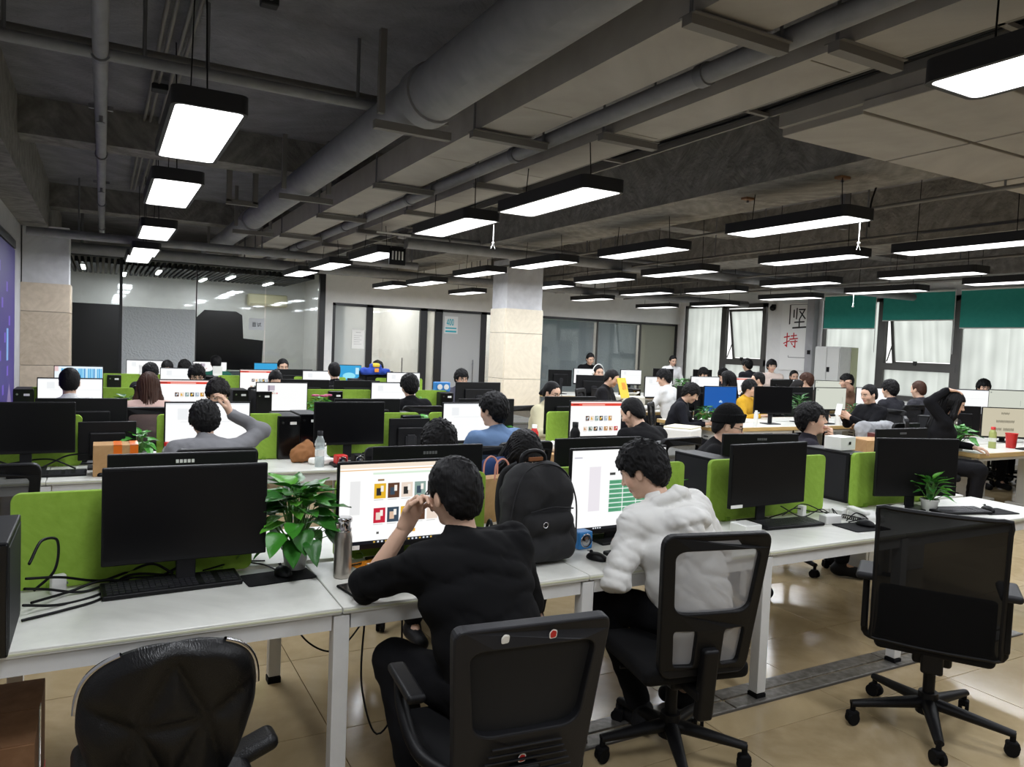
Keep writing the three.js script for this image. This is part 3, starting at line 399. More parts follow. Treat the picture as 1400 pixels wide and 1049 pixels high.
const pages = {
  shop: (g, W, H) => { rect(g, '#fdfdfc', 0, 0, W, H); rect(g, '#f3e3d0', 0, 0, W, 14); rect(g, '#e9b779', 0, 20, W, 3); rect(g, '#d9ecd8', 130, 32, 340, 7); rect(g, '#9a7b5a', 150, 56, 26, 7); thumbs(g, 136, 72, 6, 48, 54, 8, 0); thumbs(g, 136, 160, 6, 48, 54, 8, 4); rect(g, '#e8a83a', 250, 244, 62, 12); rect(g, '#555', 150, 246, 10, 8); rect(g, '#e9e9e9', 40, 60, 40, 120); taskbar(g, W, H); },
  table: (g, W, H) => { rect(g, '#fbfbfb', 0, 0, W, H); rect(g, '#3b3b3b', 200, 84, 30, 9); for (let r = 0; r < 7; r++) for (let c = 0; c < 4; c++) { rect(g, '#58a07a', 200 + c * 76, 112 + r * 17, 72, 14); rect(g, '#3d7f5c', 204 + c * 76, 118 + r * 17, 50, 2); } rect(g, '#e9e4ea', 90, 60, 60, 160); rect(g, '#aab', 10, 24, 40, 3); rect(g, '#171a20', 0, H - 10, W, 10); for (let i = 0; i < 4; i++) rect(g, '#e8edf2', 120 + i * 12, H - 8, 7, 5); },
  red: (g, W, H) => { rect(g, '#fcfbfa', 0, 0, W, H); rect(g, '#f6e3df', 0, 0, W, 14); rect(g, '#e0402e', 0, 14, W, 22); rect(g, '#f2b7a8', 110, 22, 230, 10); rect(g, '#7a1c14', 20, 20, 60, 8); thumbs(g, 150, 120, 6, 36, 40, 10, 3); thumbs(g, 130, 210, 7, 40, 36, 12, 6); },
  blank: (g, W, H) => { rect(g, '#fafbfb', 0, 0, W, H); rect(g, '#e3e6ea', 0, 0, W, 8); rect(g, '#e6e9ec', 90, 100, W, 3); rect(g, '#eceff1', 70, 30, 60, 60); rect(g, '#22262c', 0, H - 7, W, 7); },
  product: (g, W, H) => { rect(g, '#fafafa', 0, 0, W, H); rect(g, '#b9aebb', 110, 24, 70, 54); rect(g, '#8d7f8f', 112, 24, 18, 60); rect(g, '#777', 130, 88, 46, 5); thumbs(g, 112, 100, 5, 14, 12, 7, 2); rect(g, '#ddd', 110, 150, 26, 3); },
  stripes: (g, W, H) => { rect(g, '#eaf4fa', 0, 0, W, H); for (let i = 0; i < 22; i++) rect(g, ['#39a7e0', '#6cc4ec', '#2d8fd0', '#b9e2f4', '#56b4e2'][i % 5], 70 + i * 20, 24, 16, H); rect(g, '#e8c9c9', 0, 0, 40, 60); },
  desktop: (g, W, H) => { rect(g, '#0f56a8', 0, 0, W, H); g.fillStyle = '#bcd8f2'; g.beginPath(); g.arc(262, 170, 14, 0, 7); g.arc(246, 176, 10, 0, 7); g.arc(280, 177, 10, 0, 7); g.fill(); rect(g, '#0c4386', 0, H - 8, W, 8); },
  letter: (g, W, H) => { rect(g, '#e6ddc2', 0, 0, W, H); const blob = (x, y, w, h) => { for (let i = 0; i < w / 9; i++) rect(g, '#6a6454', x + i * 9, y + (i % 3) * 2, 5, h - (i % 2) * 5); }; blob(200, 40, 90, 22); blob(150, 120, 190, 26); blob(150, 200, 60, 26); blob(230, 200, 110, 30); },
  windows: (g, W, H) => { rect(g, '#2a9fd6', 0, 0, W, H); g.fillStyle = '#8fe0f4'; g.beginPath(); g.ellipse(230, 190, 150, 60, 0, 0, 7); g.fill(); rect(g, '#bfe6f4', 380, 40, 80, 120); },
  pale: (g, W, H) => { rect(g, '#eef2e4', 0, 0, W, H); rect(g, '#9aa39a', 18, 20, 20, 14); rect(g, '#9aa39a', 18, 210, 24, 30); rect(g, '#8a9a90', 455, 120, 4, 70); },
};
const screenMats = {};
const screenMat = k => screenMats[k] ??= new THREE.MeshPhysicalMaterial({ color: 0x050505, roughness: .35, emissive: 0xffffff, emissiveIntensity: k === 'letter' || k === 'pale' ? .26 : .36, emissiveMap: canvasTex(512, 288, pages[k]) });

// monitor: origin on the desk, picture towards +z
function monitor(x, z, ry, page, label, group, o = {}) {
  const t = thing('monitor', label, 'monitor', x, o.y ?? DH, z, ry, group), w = o.w ?? .575, h = o.h ?? .345, b = o.b ?? .118, cyy = b + h / 2;
  const key = `${w}_${h}_${b}`;
  part('housing', M.black, t, once('mh' + key, () => join([rb(w, h, .022, .006, 0, cyy, 0), rb(w * .62, h * .6, .03, .012, 0, cyy - .02, -.022)])));
  part('stand', M.darkGrey, t, once('ms' + key, () => join([rb(.07, cyy - .004, .018, .006, 0, cyy / 2 + .004, -.045), rb(.1, .08, .03, .008, 0, cyy - .05, -.035)])));
  part('base', M.darkGrey, t, once('mb', () => join([rb(.24, .012, .17, .005, 0, .006, -.03)])));
  const s = part('screen', page ? screenMat(page) : M.screenOff, t, once('mp' + key, () => new THREE.BoxGeometry(w - .018, h - .034, .003))); s.position.set(0, cyy + .006, .0115);
  if (o.sticker) part('sticker', M.paper, t, once('mk' + key, () => join([bx(.09, .018, .002, -w / 2 + .055, b + .012, .0125)])));
  if (o.mark) part('logo', o.mark === 2 ? M.whitePlastic : M.steel, t, once('ml' + key, () => join([0, 1, 2, 3, 4].map(i => bx(.011, .014, .002, -.03 + i * .015, b + h - .035, -.0125)))));
  return t;
}
const DH = .757;
// ================= DESKS =================
function bench(edges, zc, labels, group, wood) {
  for (let i = 0; i + 1 < edges.length; i++) {
    const label = Array.isArray(labels) ? labels[i] : labels;
    const x0 = edges[i], x1 = edges[i + 1], w = x1 - x0, t = thing('bench_desk', label, 'desk', (x0 + x1) / 2, 0, zc, 0, group);
    const W = wood ? M.whiteMetal : M.white;
    for (const s of [1, -1]) {
      part('desktop', M.deskTop, t, rb(w - .004, .025, .575, .004, 0, DH - .0125, s * .3125));
      if (wood) part('edge_band', M.oak, t, rb(w, .05, .02, .004, 0, DH - .024, s * .605));
      else part('edge_band', M.deskEdge, t, bx(w - .006, .006, .004, 0, DH - .012, s * .6005));
      part('apron', W, t, bx(w - .07, .055, .022, .0, DH - .056, s * .575));
    }
    if (wood && i === 0) part('edge_band', M.oak, t, rb(.02, .05, 1.2, .004, -w / 2, DH - .024, 0));
    part('cable_tray', M.whiteMetal, t, bx(w - .06, .01, .12, 0, DH - .06, 0));
    const legs = [[-w / 2 + (i ? 0 : .035), 1], [-w / 2 + (i ? 0 : .035), -1]]; if (i + 2 === edges.length) legs.push([w / 2 - .035, 1], [w / 2 - .035, -1]);
    for (const [lx, s] of legs) {
      if (wood) { const l = part('leg', W, t, bx(.06, .68, .3, lx + .05, .37, s * .35)); for (let k = 0; k < 4; k++) part('slot', M.blackMatte, l, bx(.004, .012, .08, lx + .018, .62 - k * .045 - (k === 3 ? .2 : 0), s * .35)); part('foot', W, t, rb(.08, .04, .5, .01, lx + .05, .02, s * .33)); }
      else { part('leg', W, t, rb(.058, .69, .058, .003, lx, .38, s * .565)); part('foot', M.blackMatte, t, bx(.062, .028, .062, lx, .014, s * .565)); }
    }
    if (!wood) part('cross_rail', W, t, bx(.04, .04, 1.08, legs[0][0], DH - .075, 0));
  }
}
bench([-.98, -.31, .77, 1.84, 2.92, 4.0, 5.6], -3.21, ['white double bench desk carrying the computer tower by the wall', 'white double bench desk under the large switched-off monitor and cables', 'white double bench desk under the shop page screen', 'white double bench desk under the green table screen', 'white double bench desk under the stickered switched-off monitor', 'white double bench desk end section with the potted plant'], 'desks of the row with the backpack');
bench([-.98, -.3, .78, 1.86, 2.94, 4.02, 5.1], -6.06, 'white double bench desk in the row with the taped carton', 'desks of the row with the taped carton');
bench([-.98, -.3, .78, 1.86, 2.94, 4.02, 5.1], -8.91, 'white double bench desk in the row with the woman in pink', 'desks of the row with the woman in pink');
bench([-.35, .78, 1.86, 2.94, 4.02, 5.1], -11.76, 'white double bench desk in the row beside the cream column', 'desks of the row beside the cream column');
bench([-.35, .78, 1.86, 2.94, 4.02, 5.1], -14.55, 'white double bench desk in the row along the meeting room glass', 'desks of the row along the meeting room glass');
bench([8.35, 9.9, 11.5, 13.1], -5.3, 'oak edged white desk with the cream letter screen row', 'oak edged desks with the red cup', true);
bench([7.05, 8.5, 10.0, 11.5, 13.0], -7.9, 'oak edged white desk in the row with the blue screen', 'oak edged desks with the blue screen', true);
bench([6.75, 8.3, 9.9, 11.5, 13.0], -10.05, 'oak edged white desk in the row behind the blue screen', 'oak edged desks behind the blue screen', true);
bench([8.0, 9.6, 11.2, 12.8], -13.4, 'oak edged white desk in the row along the grey glazing', 'oak edged desks along the grey glazing', true);
// green partitions
function partition(x0, x1, zc, label, group) { const w = x1 - x0; const t = thing('desk_partition', label, 'partition', (x0 + x1) / 2, DH, zc, 0, group); part('panel', M.green, t, mv(ext(roundShape(w, .35, .03), .022, .003), 0, .18, 0)); part('clamp', M.greenDark, t, bx(.03, .03, .05, -w * .35, .006, 0)); part('clamp', M.greenDark, t, bx(.03, .03, .05, w * .35, .006, 0)); }
for (const [a, b, l] of [[-.28, .55, 'green fabric desk screen behind the switched-off monitor and tangled cables'], [.9, 1.62, 'green fabric desk screen behind the shop page monitor'], [1.98, 2.86, 'green fabric desk screen behind the monitor with a green table'], [3.06, 4.02, 'green fabric desk screen behind the keyboard beside white hoodie man'], [4.3, 5.15, 'green fabric desk screen behind the potted plant near the desk end']]) partition(a, b, -3.21, l);
for (const [z, k, xs] of [[-6.06, 'in the row with the taped carton', [[-.95, -.12], [.36, 1.25], [1.62, 2.4], [2.5, 3.2], [3.7, 4.4]]], [-8.91, 'in the row with the woman in pink', [[-.62, .3], [.5, 1.15], [1.9, 2.9], [3.2, 3.9]]], [-11.76, 'in the row beside the cream column', [[0, .8], [1.5, 2.4], [2.6, 3.4], [3.9, 4.7]]]]) for (const [a, b] of xs) partition(a, b, z, 'green fabric desk screen ' + k, 'green screens ' + k);
// computer towers on the desks
function tower(x, z, label, ry = 0, group) { make('tower', t => { part('case', M.black, t, rb(.17, .34, .38, .006, 0, .17, 0)); part('front', M.blackGloss, t, rb(.165, .33, .01, .004, 0, .17, .192)); part('side_panel', M.darkGrey, t, bx(.002, .3, .34, .086, .17, 0), bx(.002, .3, .34, -.086, .17, 0)); part('label', M.paper, t, bx(.05, .022, .002, .03, .285, .198), bx(.05, .022, .002, -.04, .285, -.191)); part('vent', M.darkGrey, t, cy(.045, .045, .004, 0, .1, -.191, Math.PI / 2)); part('power_button', M.chrome, t, cy(.01, .01, .004, -.05, .29, .198, Math.PI / 2)); }, 'computer_tower', label, 'computer', x, DH, z, ry, group); }
tower(-.315, -2.75, 'black computer tower beside the tangled cables'); tower(3.3, -3.5, 'black computer tower in front of the beanie wearer'); tower(4.48, -3.5, 'black computer tower under the marked white box');
for (const [x, z] of [[1.3, -6.2], [1.5, -6.35], [2.32, -6.2], [-.3, -6.35]]) tower(x, z, 'black computer tower in the row with the taped carton', 0, 'towers in the row with the taped carton');
for (const [x, z] of [[-.68, -9.0], [1.38, -9.1], [1.6, -8.9], [3.85, -8.95], [2.45, -9.05]]) tower(x, z, 'black computer tower in the row with the woman in pink', 0, 'towers in the row with the woman in pink');
for (const [x, z] of [[.15, -11.9], [1.4, -11.85], [3.55, -11.7]]) tower(x, z, 'black computer tower in the row beside the cream column', 0, 'towers beside the cream column');
for (const [x, z] of [[8.62, -5.35]]) tower(x, z, 'black computer tower beside the dark monitor near the red cup', .3);
for (const [x, z] of [[6.95, -9.75], [7.75, -10.1]]) tower(x, z, 'black computer tower in the row behind the blue screen', 0, 'towers behind the blue screen');

// ================= MONITORS =================
const PI = Math.PI;
monitor(.292, -3.05, 0, null, 'large switched-off black monitor above the keyboard and tangled cables', null, { mark: 0, w: .575, h: .36, b: .105 });
monitor(1.145, -3.05, .02, 'shop', 'monitor showing a shop page before the black hoodie man', null, { sticker: 1, w: .575, h: .375, b: .08 });
monitor(2.29, -3.04, .02, 'table', 'monitor showing a green table before the white hoodie man', null, { sticker: 1, w: .6, h: .43, b: .05 });
monitor(3.36, -3.05, .03, null, 'switched-off monitor with white sticker beside the white hoodie man', null, { sticker: 1, w: .62, h: .36, b: .11 });
monitor(4.68, -3.02, -.28, null, 'switched-off monitor behind the potted plant near the desk end', null, { w: .62, h: .38, b: .09 });
monitor(.31, -3.4, PI, 'blank', 'monitor turned away, back to back with the large switched-off one', null, { mark: 2 });
monitor(1.41, -3.4, PI, 'blank', 'monitor turned away behind the shop page screen', null, { mark: 1 });
monitor(2.42, -3.4, PI, 'blank', 'monitor turned away behind the green table screen', null, { h: .36 });
monitor(3.66, -3.4, PI - .15, 'blank', 'monitor turned away behind the stickered switched-off monitor', null, { mark: 1, b: .13 });
monitor(5.07, -3.4, PI, 'blank', 'monitor turned away near the desk end with the potted plant', null, { mark: 1, b: .14 });
const R2 = 'monitors in the row with the taped carton', R3 = 'monitors in the row with the woman in pink', R4 = 'monitors in the row beside the cream column', R5 = 'monitors along the meeting room glass';
monitor(-.44, -5.88, 0, null, 'switched-off monitor beside the taped carton', null); monitor(-.12, -6.2, PI, null, 'monitor back behind the taped carton', null); monitor(.04, -5.95, PI, null, 'low monitor back directly behind the taped carton', null, { w: .36, h: .27, b: .05 });
monitor(.69, -5.9, 0, 'blank', 'white screen before the man in the grey hoodie', null, { w: .59, h: .42, b: .045 }); monitor(1.75, -5.9, 0, null, 'switched-off monitor beside the glass tumbler', null, { sticker: 1 }); monitor(2.0, -6.22, PI, null, 'monitor back behind the one beside the tumbler', null, { mark: 1 }); monitor(2.28, -5.95, PI, null, 'small monitor back beside the trailing plant', null, { w: .36, h: .27, b: .05 });
monitor(2.84, -5.9, 0, 'blank', 'white screen before the man in the denim shirt', null, { h: .36, b: .1 }); monitor(4.14, -5.9, 0, 'red', 'screen with a red banner before the man in the black jacket', null, { w: .6, h: .36 }); monitor(4.08, -6.25, PI, null, 'monitor back beside the woman with glasses', null, { w: .6, h: .37 }); monitor(3.15, -6.25, PI, null, 'monitor back behind the man in denim', null);
monitor(-.275, -8.75, 0, 'blank', 'white screen before the man with the white collar', null); monitor(.8, -8.75, 0, 'red', 'red banner screen before the woman in pink', null); monitor(1.8, -8.75, 0, 'product', 'screen with a product photo beside the flowering plant', null, { b: .1 }); monitor(2.13, -9.05, PI, null, 'monitor back behind the product photo screen', null); monitor(3.13, -8.75, 0, 'blank', 'white screen before the man in black with shaggy hair', null); monitor(4.4, -9.0, PI, null, 'dark monitor back before the man with fringe and glasses', null, { w: .66 }); monitor(2.75, -9.0, PI, null, 'monitor back beside the red flowering plant', null);
monitor(-.27, -11.6, 0, 'stripes', 'screen with blue stripes by the beige stone column', null); monitor(1.0, -11.6, 0, 'blank', 'white screen behind the man with glasses', null); monitor(2.06, -11.6, 0, 'red', 'red banner screen in the row beside the cream column', null); monitor(2.97, -11.6, 0, 'blank', 'white screen before the man in the black tee', null); monitor(2.62, -11.9, PI, null, 'monitor back before the man in the black tee', null); monitor(4.31, -11.6, 0, 'blank', 'white screen near the clear glass door', null); monitor(3.95, -11.9, PI, null, 'monitor back near the clear glass door', null);
monitor(.65, -14.45, 0, 'blank', 'white screen before the grey plastic sheet on the glass', null); monitor(1.7, -14.45, 0, 'product', 'white screen before the plaid shirt', null); monitor(2.75, -14.5, 0, 'windows', 'blue edged screen along the meeting room glass', null); monitor(4.28, -14.5, 0, 'windows', 'bright blue desktop screen near the glass door', null, { w: .45 });
monitor(10.05, -5.35, -.45, 'letter', 'cream screen with lettering beside the red cup', null, { w: .64, h: .39, b: .05 }); monitor(9.1, -5.42, PI - .5, null, 'dark monitor back beside the cream letter screen', null, { w: .6 }); monitor(9.87, -5.75, -.45, 'blank', 'white screen between two bowed heads near the window', null, { b: .3 }); monitor(10.72, -5.72, -.5, 'pale', 'pale screen near the man in the grey jacket', null, { b: .3, w: .5 });
monitor(7.46, -7.7, -.05, 'desktop', 'blue desktop screen on the oak edged desk', null, { b: .16, h: .37, sticker: 1 }); monitor(7.3, -8.0, PI - .3, null, 'monitor back beside the blue desktop screen', null, { b: .16 }); monitor(8.4, -7.62, -.15, null, 'switched-off monitor beside the woman in profile', null, { b: .15, h: .39, w: .66, sticker: 1 }); monitor(9.45, -7.5, -.1, 'pale', 'pale green screen beside the spiky plant', null, { b: .2, h: .345, w: .6 }); monitor(9.2, -7.85, PI, null, 'monitor back beside the pale green screen', null, { b: .18 }); monitor(10.55, -7.6, -.3, 'blank', 'white screen behind the man with the phone', null, { b: .2, w: .6 });
monitor(6.98, -10.05, PI - .25, null, 'dark monitor back in the row behind the blue screen', null, { w: .6, b: .2 }); monitor(8.44, -10.2, 0, 'blank', 'white screen before the man in white', null, { w: .6, h: .38, b: .16 }); monitor(9.5, -10.2, -.1, 'blank', 'white screen before the long haired person', null, { w: .62, b: .2, h: .36 }); monitor(10.4, -10.1, -.1, 'red', 'red banner screen in the row behind the blue screen', null, { w: .6, b: .22 }); monitor(11.4, -10.1, -.2, 'blank', 'grey white screen before the standing young man', null, { w: .55, b: .2 }); monitor(12.4, -9.9, -.3, 'pale', 'pale screen before the white cabinet', null, { w: .6, b: .2 }); monitor(11.0, -9.8, PI, null, 'monitor back before the standing young man', null, { b: .2 });
monitor(8.45, -13.4, PI, null, 'dark monitor back near the cream column', null, { b: .16 }); monitor(9.1, -13.5, 0, 'blank', 'small white screen near the grey glazing', null, { w: .5, b: .2 }); monitor(11.05, -13.2, PI, null, 'dark monitor back along the grey glazing', null, { b: .25 }); monitor(10.3, -13.4, 0, 'blank', 'white screen edge along the grey glazing', null, { b: .2 }); monitor(12.3, -13.3, PI, null, 'dark monitor back near the window corner', null, { b: .25 });

// ================= CHAIRS =================
function star(t, m = M.black, R = .3, a0 = .3) {
  part('base_hub', m, t, cy(.042, .05, .1, 0, .13, 0));
  for (let i = 0; i < 5; i++) {
    const a = a0 + i * 2 * PI / 5, s = Math.sin(a), c = Math.cos(a);
    const arm = new THREE.CylinderGeometry(.02, .036, R * 1.06, 10).scale(1, 1, .8); arm.rotateX(PI / 2 + .1); arm.translate(0, .115, R * .53); arm.rotateY(a);
    part('base_arm', m, t, arm.toNonIndexed());
    const w = R + .01; const cs = part('caster', M.blackMatte, t, put(new THREE.CylinderGeometry(.03, .03, .016, 14).rotateZ(PI / 2), s * w + .016 * c, .03, c * w - .016 * s, 0, a + .4, 0), put(new THREE.CylinderGeometry(.03, .03, .016, 14).rotateZ(PI / 2), s * w - .016 * c, .03, c * w + .016 * s, 0, a + .4, 0), rb(.046, .03, .05, .01, s * w, .05, c * w, 0, a + .4, 0), cy(.012, .012, .06, s * w, .075, c * w));
  }
}
const bend = (g, k, ky = 0) => { const p = g.attributes.position; for (let i = 0; i < p.count; i++) p.setZ(i, p.getZ(i) + k * p.getX(i) ** 2 + ky * Math.sin((p.getY(i)) * 5)); g.computeVertexNormals(); return g; };
const subd = (w0, w1, h, n = 14, m = 10) => { const g = new THREE.PlaneGeometry(1, h, n, m), p = g.attributes.position; for (let i = 0; i < p.count; i++) { const t = p.getY(i) / h + .5; p.setX(i, p.getX(i) * (w0 + (w1 - w0) * t)); } return g.toNonIndexed(); };
function hole(shape, pts) { const h = new THREE.Path(); const n = pts.length; pts.forEach((p, i) => { const q = pts[(i + 1) % n], r = pts[(i + n - 1) % n], f = .18; const a = [p[0] + (r[0] - p[0]) * f, p[1] + (r[1] - p[1]) * f], b = [p[0] + (q[0] - p[0]) * f, p[1] + (q[1] - p[1]) * f]; i ? h.lineTo(...a) : h.moveTo(...a); h.quadraticCurveTo(p[0], p[1], ...b); }); h.closePath(); shape.holes.push(h); }
function roundPoly(pts, f = .12) { const s = new THREE.Shape(), n = pts.length; pts.forEach((p, i) => { const q = pts[(i + 1) % n], r = pts[(i + n - 1) % n]; const a = [p[0] + (r[0] - p[0]) * f, p[1] + (r[1] - p[1]) * f], b = [p[0] + (q[0] - p[0]) * f, p[1] + (q[1] - p[1]) * f]; i ? s.lineTo(...a) : s.moveTo(...a); s.quadraticCurveTo(p[0], p[1], ...b); }); s.closePath(); return s; }
function seatParts(t, y = .47, m = M.blackMatte) { part('seat', m, t, rb(.48, .075, .46, .03, 0, y - .037, .02)); part('mechanism', M.black, t, rb(.16, .06, .24, .015, 0, y - .1, -.02)); part('gas_column', M.black, t, cy(.026, .026, y - .24, 0, (y - .1 + .13) / 2, 0)); part('lever', M.black, t, bar([.06, y - .1, .04], [.22, y - .1, .06], .007)); }
// chair with a framed mesh back and a lower window each side of the spine
const frameBack = once('frameBack', () => { const s = roundPoly([[-.19, 0], [.19, 0], [.235, .58], [-.235, .58]], .1); hole(s, [[-.17, .26], [.17, .26], [.195, .53], [-.195, .53]]); hole(s, [[-.15, .04], [-.055, .04], [-.055, .2], [-.165, .2]]); hole(s, [[.055, .04], [.15, .04], [.165, .2], [.055, .2]]); const g = clean(ext(s, .022, .006)); return uvBox(bend(g, .5)); });
const frameMesh = once('frameMesh', () => uvBox(bend(clean(subd(.36, .44, .54).translate(0, .29, 0)), .5)));
function meshChair(t, mesh, arms, S = .46) {
  const D = S - .46; seatParts(t, .47 + D); star(t);
  const b = part('backrest_frame', M.black, t, frameBack); b.position.set(0, .45 + D, -.235); b.rotation.x = -.14;
  const n = part('backrest_mesh', mesh, t, frameMesh); n.position.set(0, .45 + D, -.232); n.rotation.x = -.14;
  part('back_support', M.black, t, rb(.07, .3, .05, .015, 0, .42 + D, -.26, -.1), rb(.08, .05, .26, .015, 0, .37 + D, -.14));
  if (arms) for (const s of [1, -1]) part('armrest', M.black, t, rb(.05, .03, .24, .012, s * .28, .67, .0), tb([[s * .28, .66, .06], [s * .29, .55, .03], [s * .25, .4, 0], [s * .12, .39, 0]], .016, 14, 8));
}
const greyChair = thing('office_chair', 'black framed office chair with grey mesh back under the white hoodie man', 'chair', 2.16, 0, -2.42, PI - .2); meshChair(greyChair, M.meshGrey);
const deskChairs = [];
function seatFor(x, z, ry, label, group, S = .46) { make('deskChair' + S, t => meshChair(t, M.meshBlack, 0, S), 'desk_chair', label, 'chair', x, 0, z, ry, group); }
{ // chair of the black hoodie man: wide frame, armrests, three small stickers
  const t = thing('office_chair', 'black office chair with small red stickers under the black hoodie man', 'chair', 1.12, 0, -2.1, PI - .1); seatParts(t, .47); star(t, M.black, .3, .1);
  const s = roundPoly([[-.2, 0], [.2, 0], [.24, .5], [-.24, .5]], .07); hole(s, [[-.17, .17], [.17, .17], [.205, .45], [-.205, .45]]);
  const b = part('backrest_frame', M.darkGrey, t, uvBox(bend(clean(ext(s, .03, .006)), .45))); b.position.set(0, .44, -.24); b.rotation.x = -.15;
  for (let k = 0; k < 5; k++) { const r = part('rib', M.darkGrey, b, rb(.3 - .02 * k, .006, .008, .002, 0, .05 + k * .022, -.022)); }
  const n = part('backrest_mesh', mat(0x151516, .85, { bumpMap: weave, bumpScale: .002 }), t, uvBox(bend(clean(subd(.36, .42, .32).translate(0, .31, 0)), .45))); n.position.set(0, .44, -.232); n.rotation.x = -.15;
  for (const [sx, sy, m] of [[.1, .475, M.paper], [-.045, .475, M.red], [.01, .09, M.red]]) { const k = part('sticker', m, t, mv(ext(roundPoly([[-.008, -.009], [.008, -.011], [.01, .003], [.003, .012], [-.009, .008]], .3), .002), 0, 0, 0)); k.position.set(sx, .44 + sy * .99, -.24 - .15 * sy - .018 + .45 * sx * sx); k.rotation.x = -.15; const w = part('sticker_rim', M.paper, k, mv(ext(roundPoly([[-.011, -.012], [.011, -.014], [.013, .004], [.004, .015], [-.012, .011]], .3), .001), 0, 0, .001)); }
  part('back_support', M.black, t, rb(.1, .22, .05, .015, 0, .4, -.25, -.1), rb(.1, .05, .26, .015, 0, .36, -.14));
  for (const q of [1, -1]) part('armrest', M.black, t, rb(.06, .03, .26, .014, q * .28, .66, .03), tb([[q * .28, .65, .1], [q * .29, .58, .02], [q * .27, .5, -.1], [q * .2, .47, -.2]], .022, 16, 8));
}
{ // empty tall mesh chair with T armrests
  const t = thing('office_chair', 'empty black mesh office chair with padded armrests on star base', 'chair', 3.43, 0, -2.08, 2.15);
  seatParts(t, .48); star(t, M.black, .33, .75);
  part('chrome_column', M.chrome, t, cy(.018, .018, .12, 0, .26, 0));
  const fr = part('backrest_frame', M.black, t, uvBox(bend(clean(tbFrame(.5, .62)), .35))); fr.position.set(0, .76, -.26); fr.rotation.x = -.12;
  const m = part('backrest_mesh', mat(0x070708, .85, { transparent: true, opacity: .972, specularIntensity: .3, bumpMap: weave, bumpScale: .002 }), t, uvBox(bend(clean(subd(.49, .51, .62, 18, 12)), .35, .006))); m.position.set(0, .76, -.262); m.rotation.x = -.12;
  const lo = part('lumbar_cushion', M.blackMatte, t, uvBox(bend(clean(rb(.46, .26, .05, .02, 0, 0, 0)), .35))); lo.position.set(0, .58, -.21); lo.rotation.x = -.12;
  part('back_support', M.black, t, rb(.09, .26, .03, .012, 0, .46, -.19, -.05), rb(.09, .05, .2, .015, 0, .37, -.1));
  for (const q of [1, -1]) { const a = part('armrest', M.black, t, rb(.03, .26, .06, .01, q * .29, .56, .0), tb([[q * .29, .45, 0], [q * .28, .4, 0], [q * .15, .38, 0]], .016, 10, 8)); part('arm_pad', M.darkGrey, a, rb(.09, .035, .26, .016, q * .29, .7, .03)); }
}
function tbFrame(w, h) { const pts = []; const x = w / 2, y = h / 2; for (let i = 0; i < 10; i++) pts.push([-x + w * i / 10, y, 0]); for (let i = 0; i < 10; i++) pts.push([x, y - h * i / 10, 0]); for (let i = 0; i < 10; i++) pts.push([x - w * i / 10, -y, 0]); for (let i = 0; i < 10; i++) pts.push([-x, -y + h * i / 10, 0]); return tb(pts, .011, 80, 6, true); }
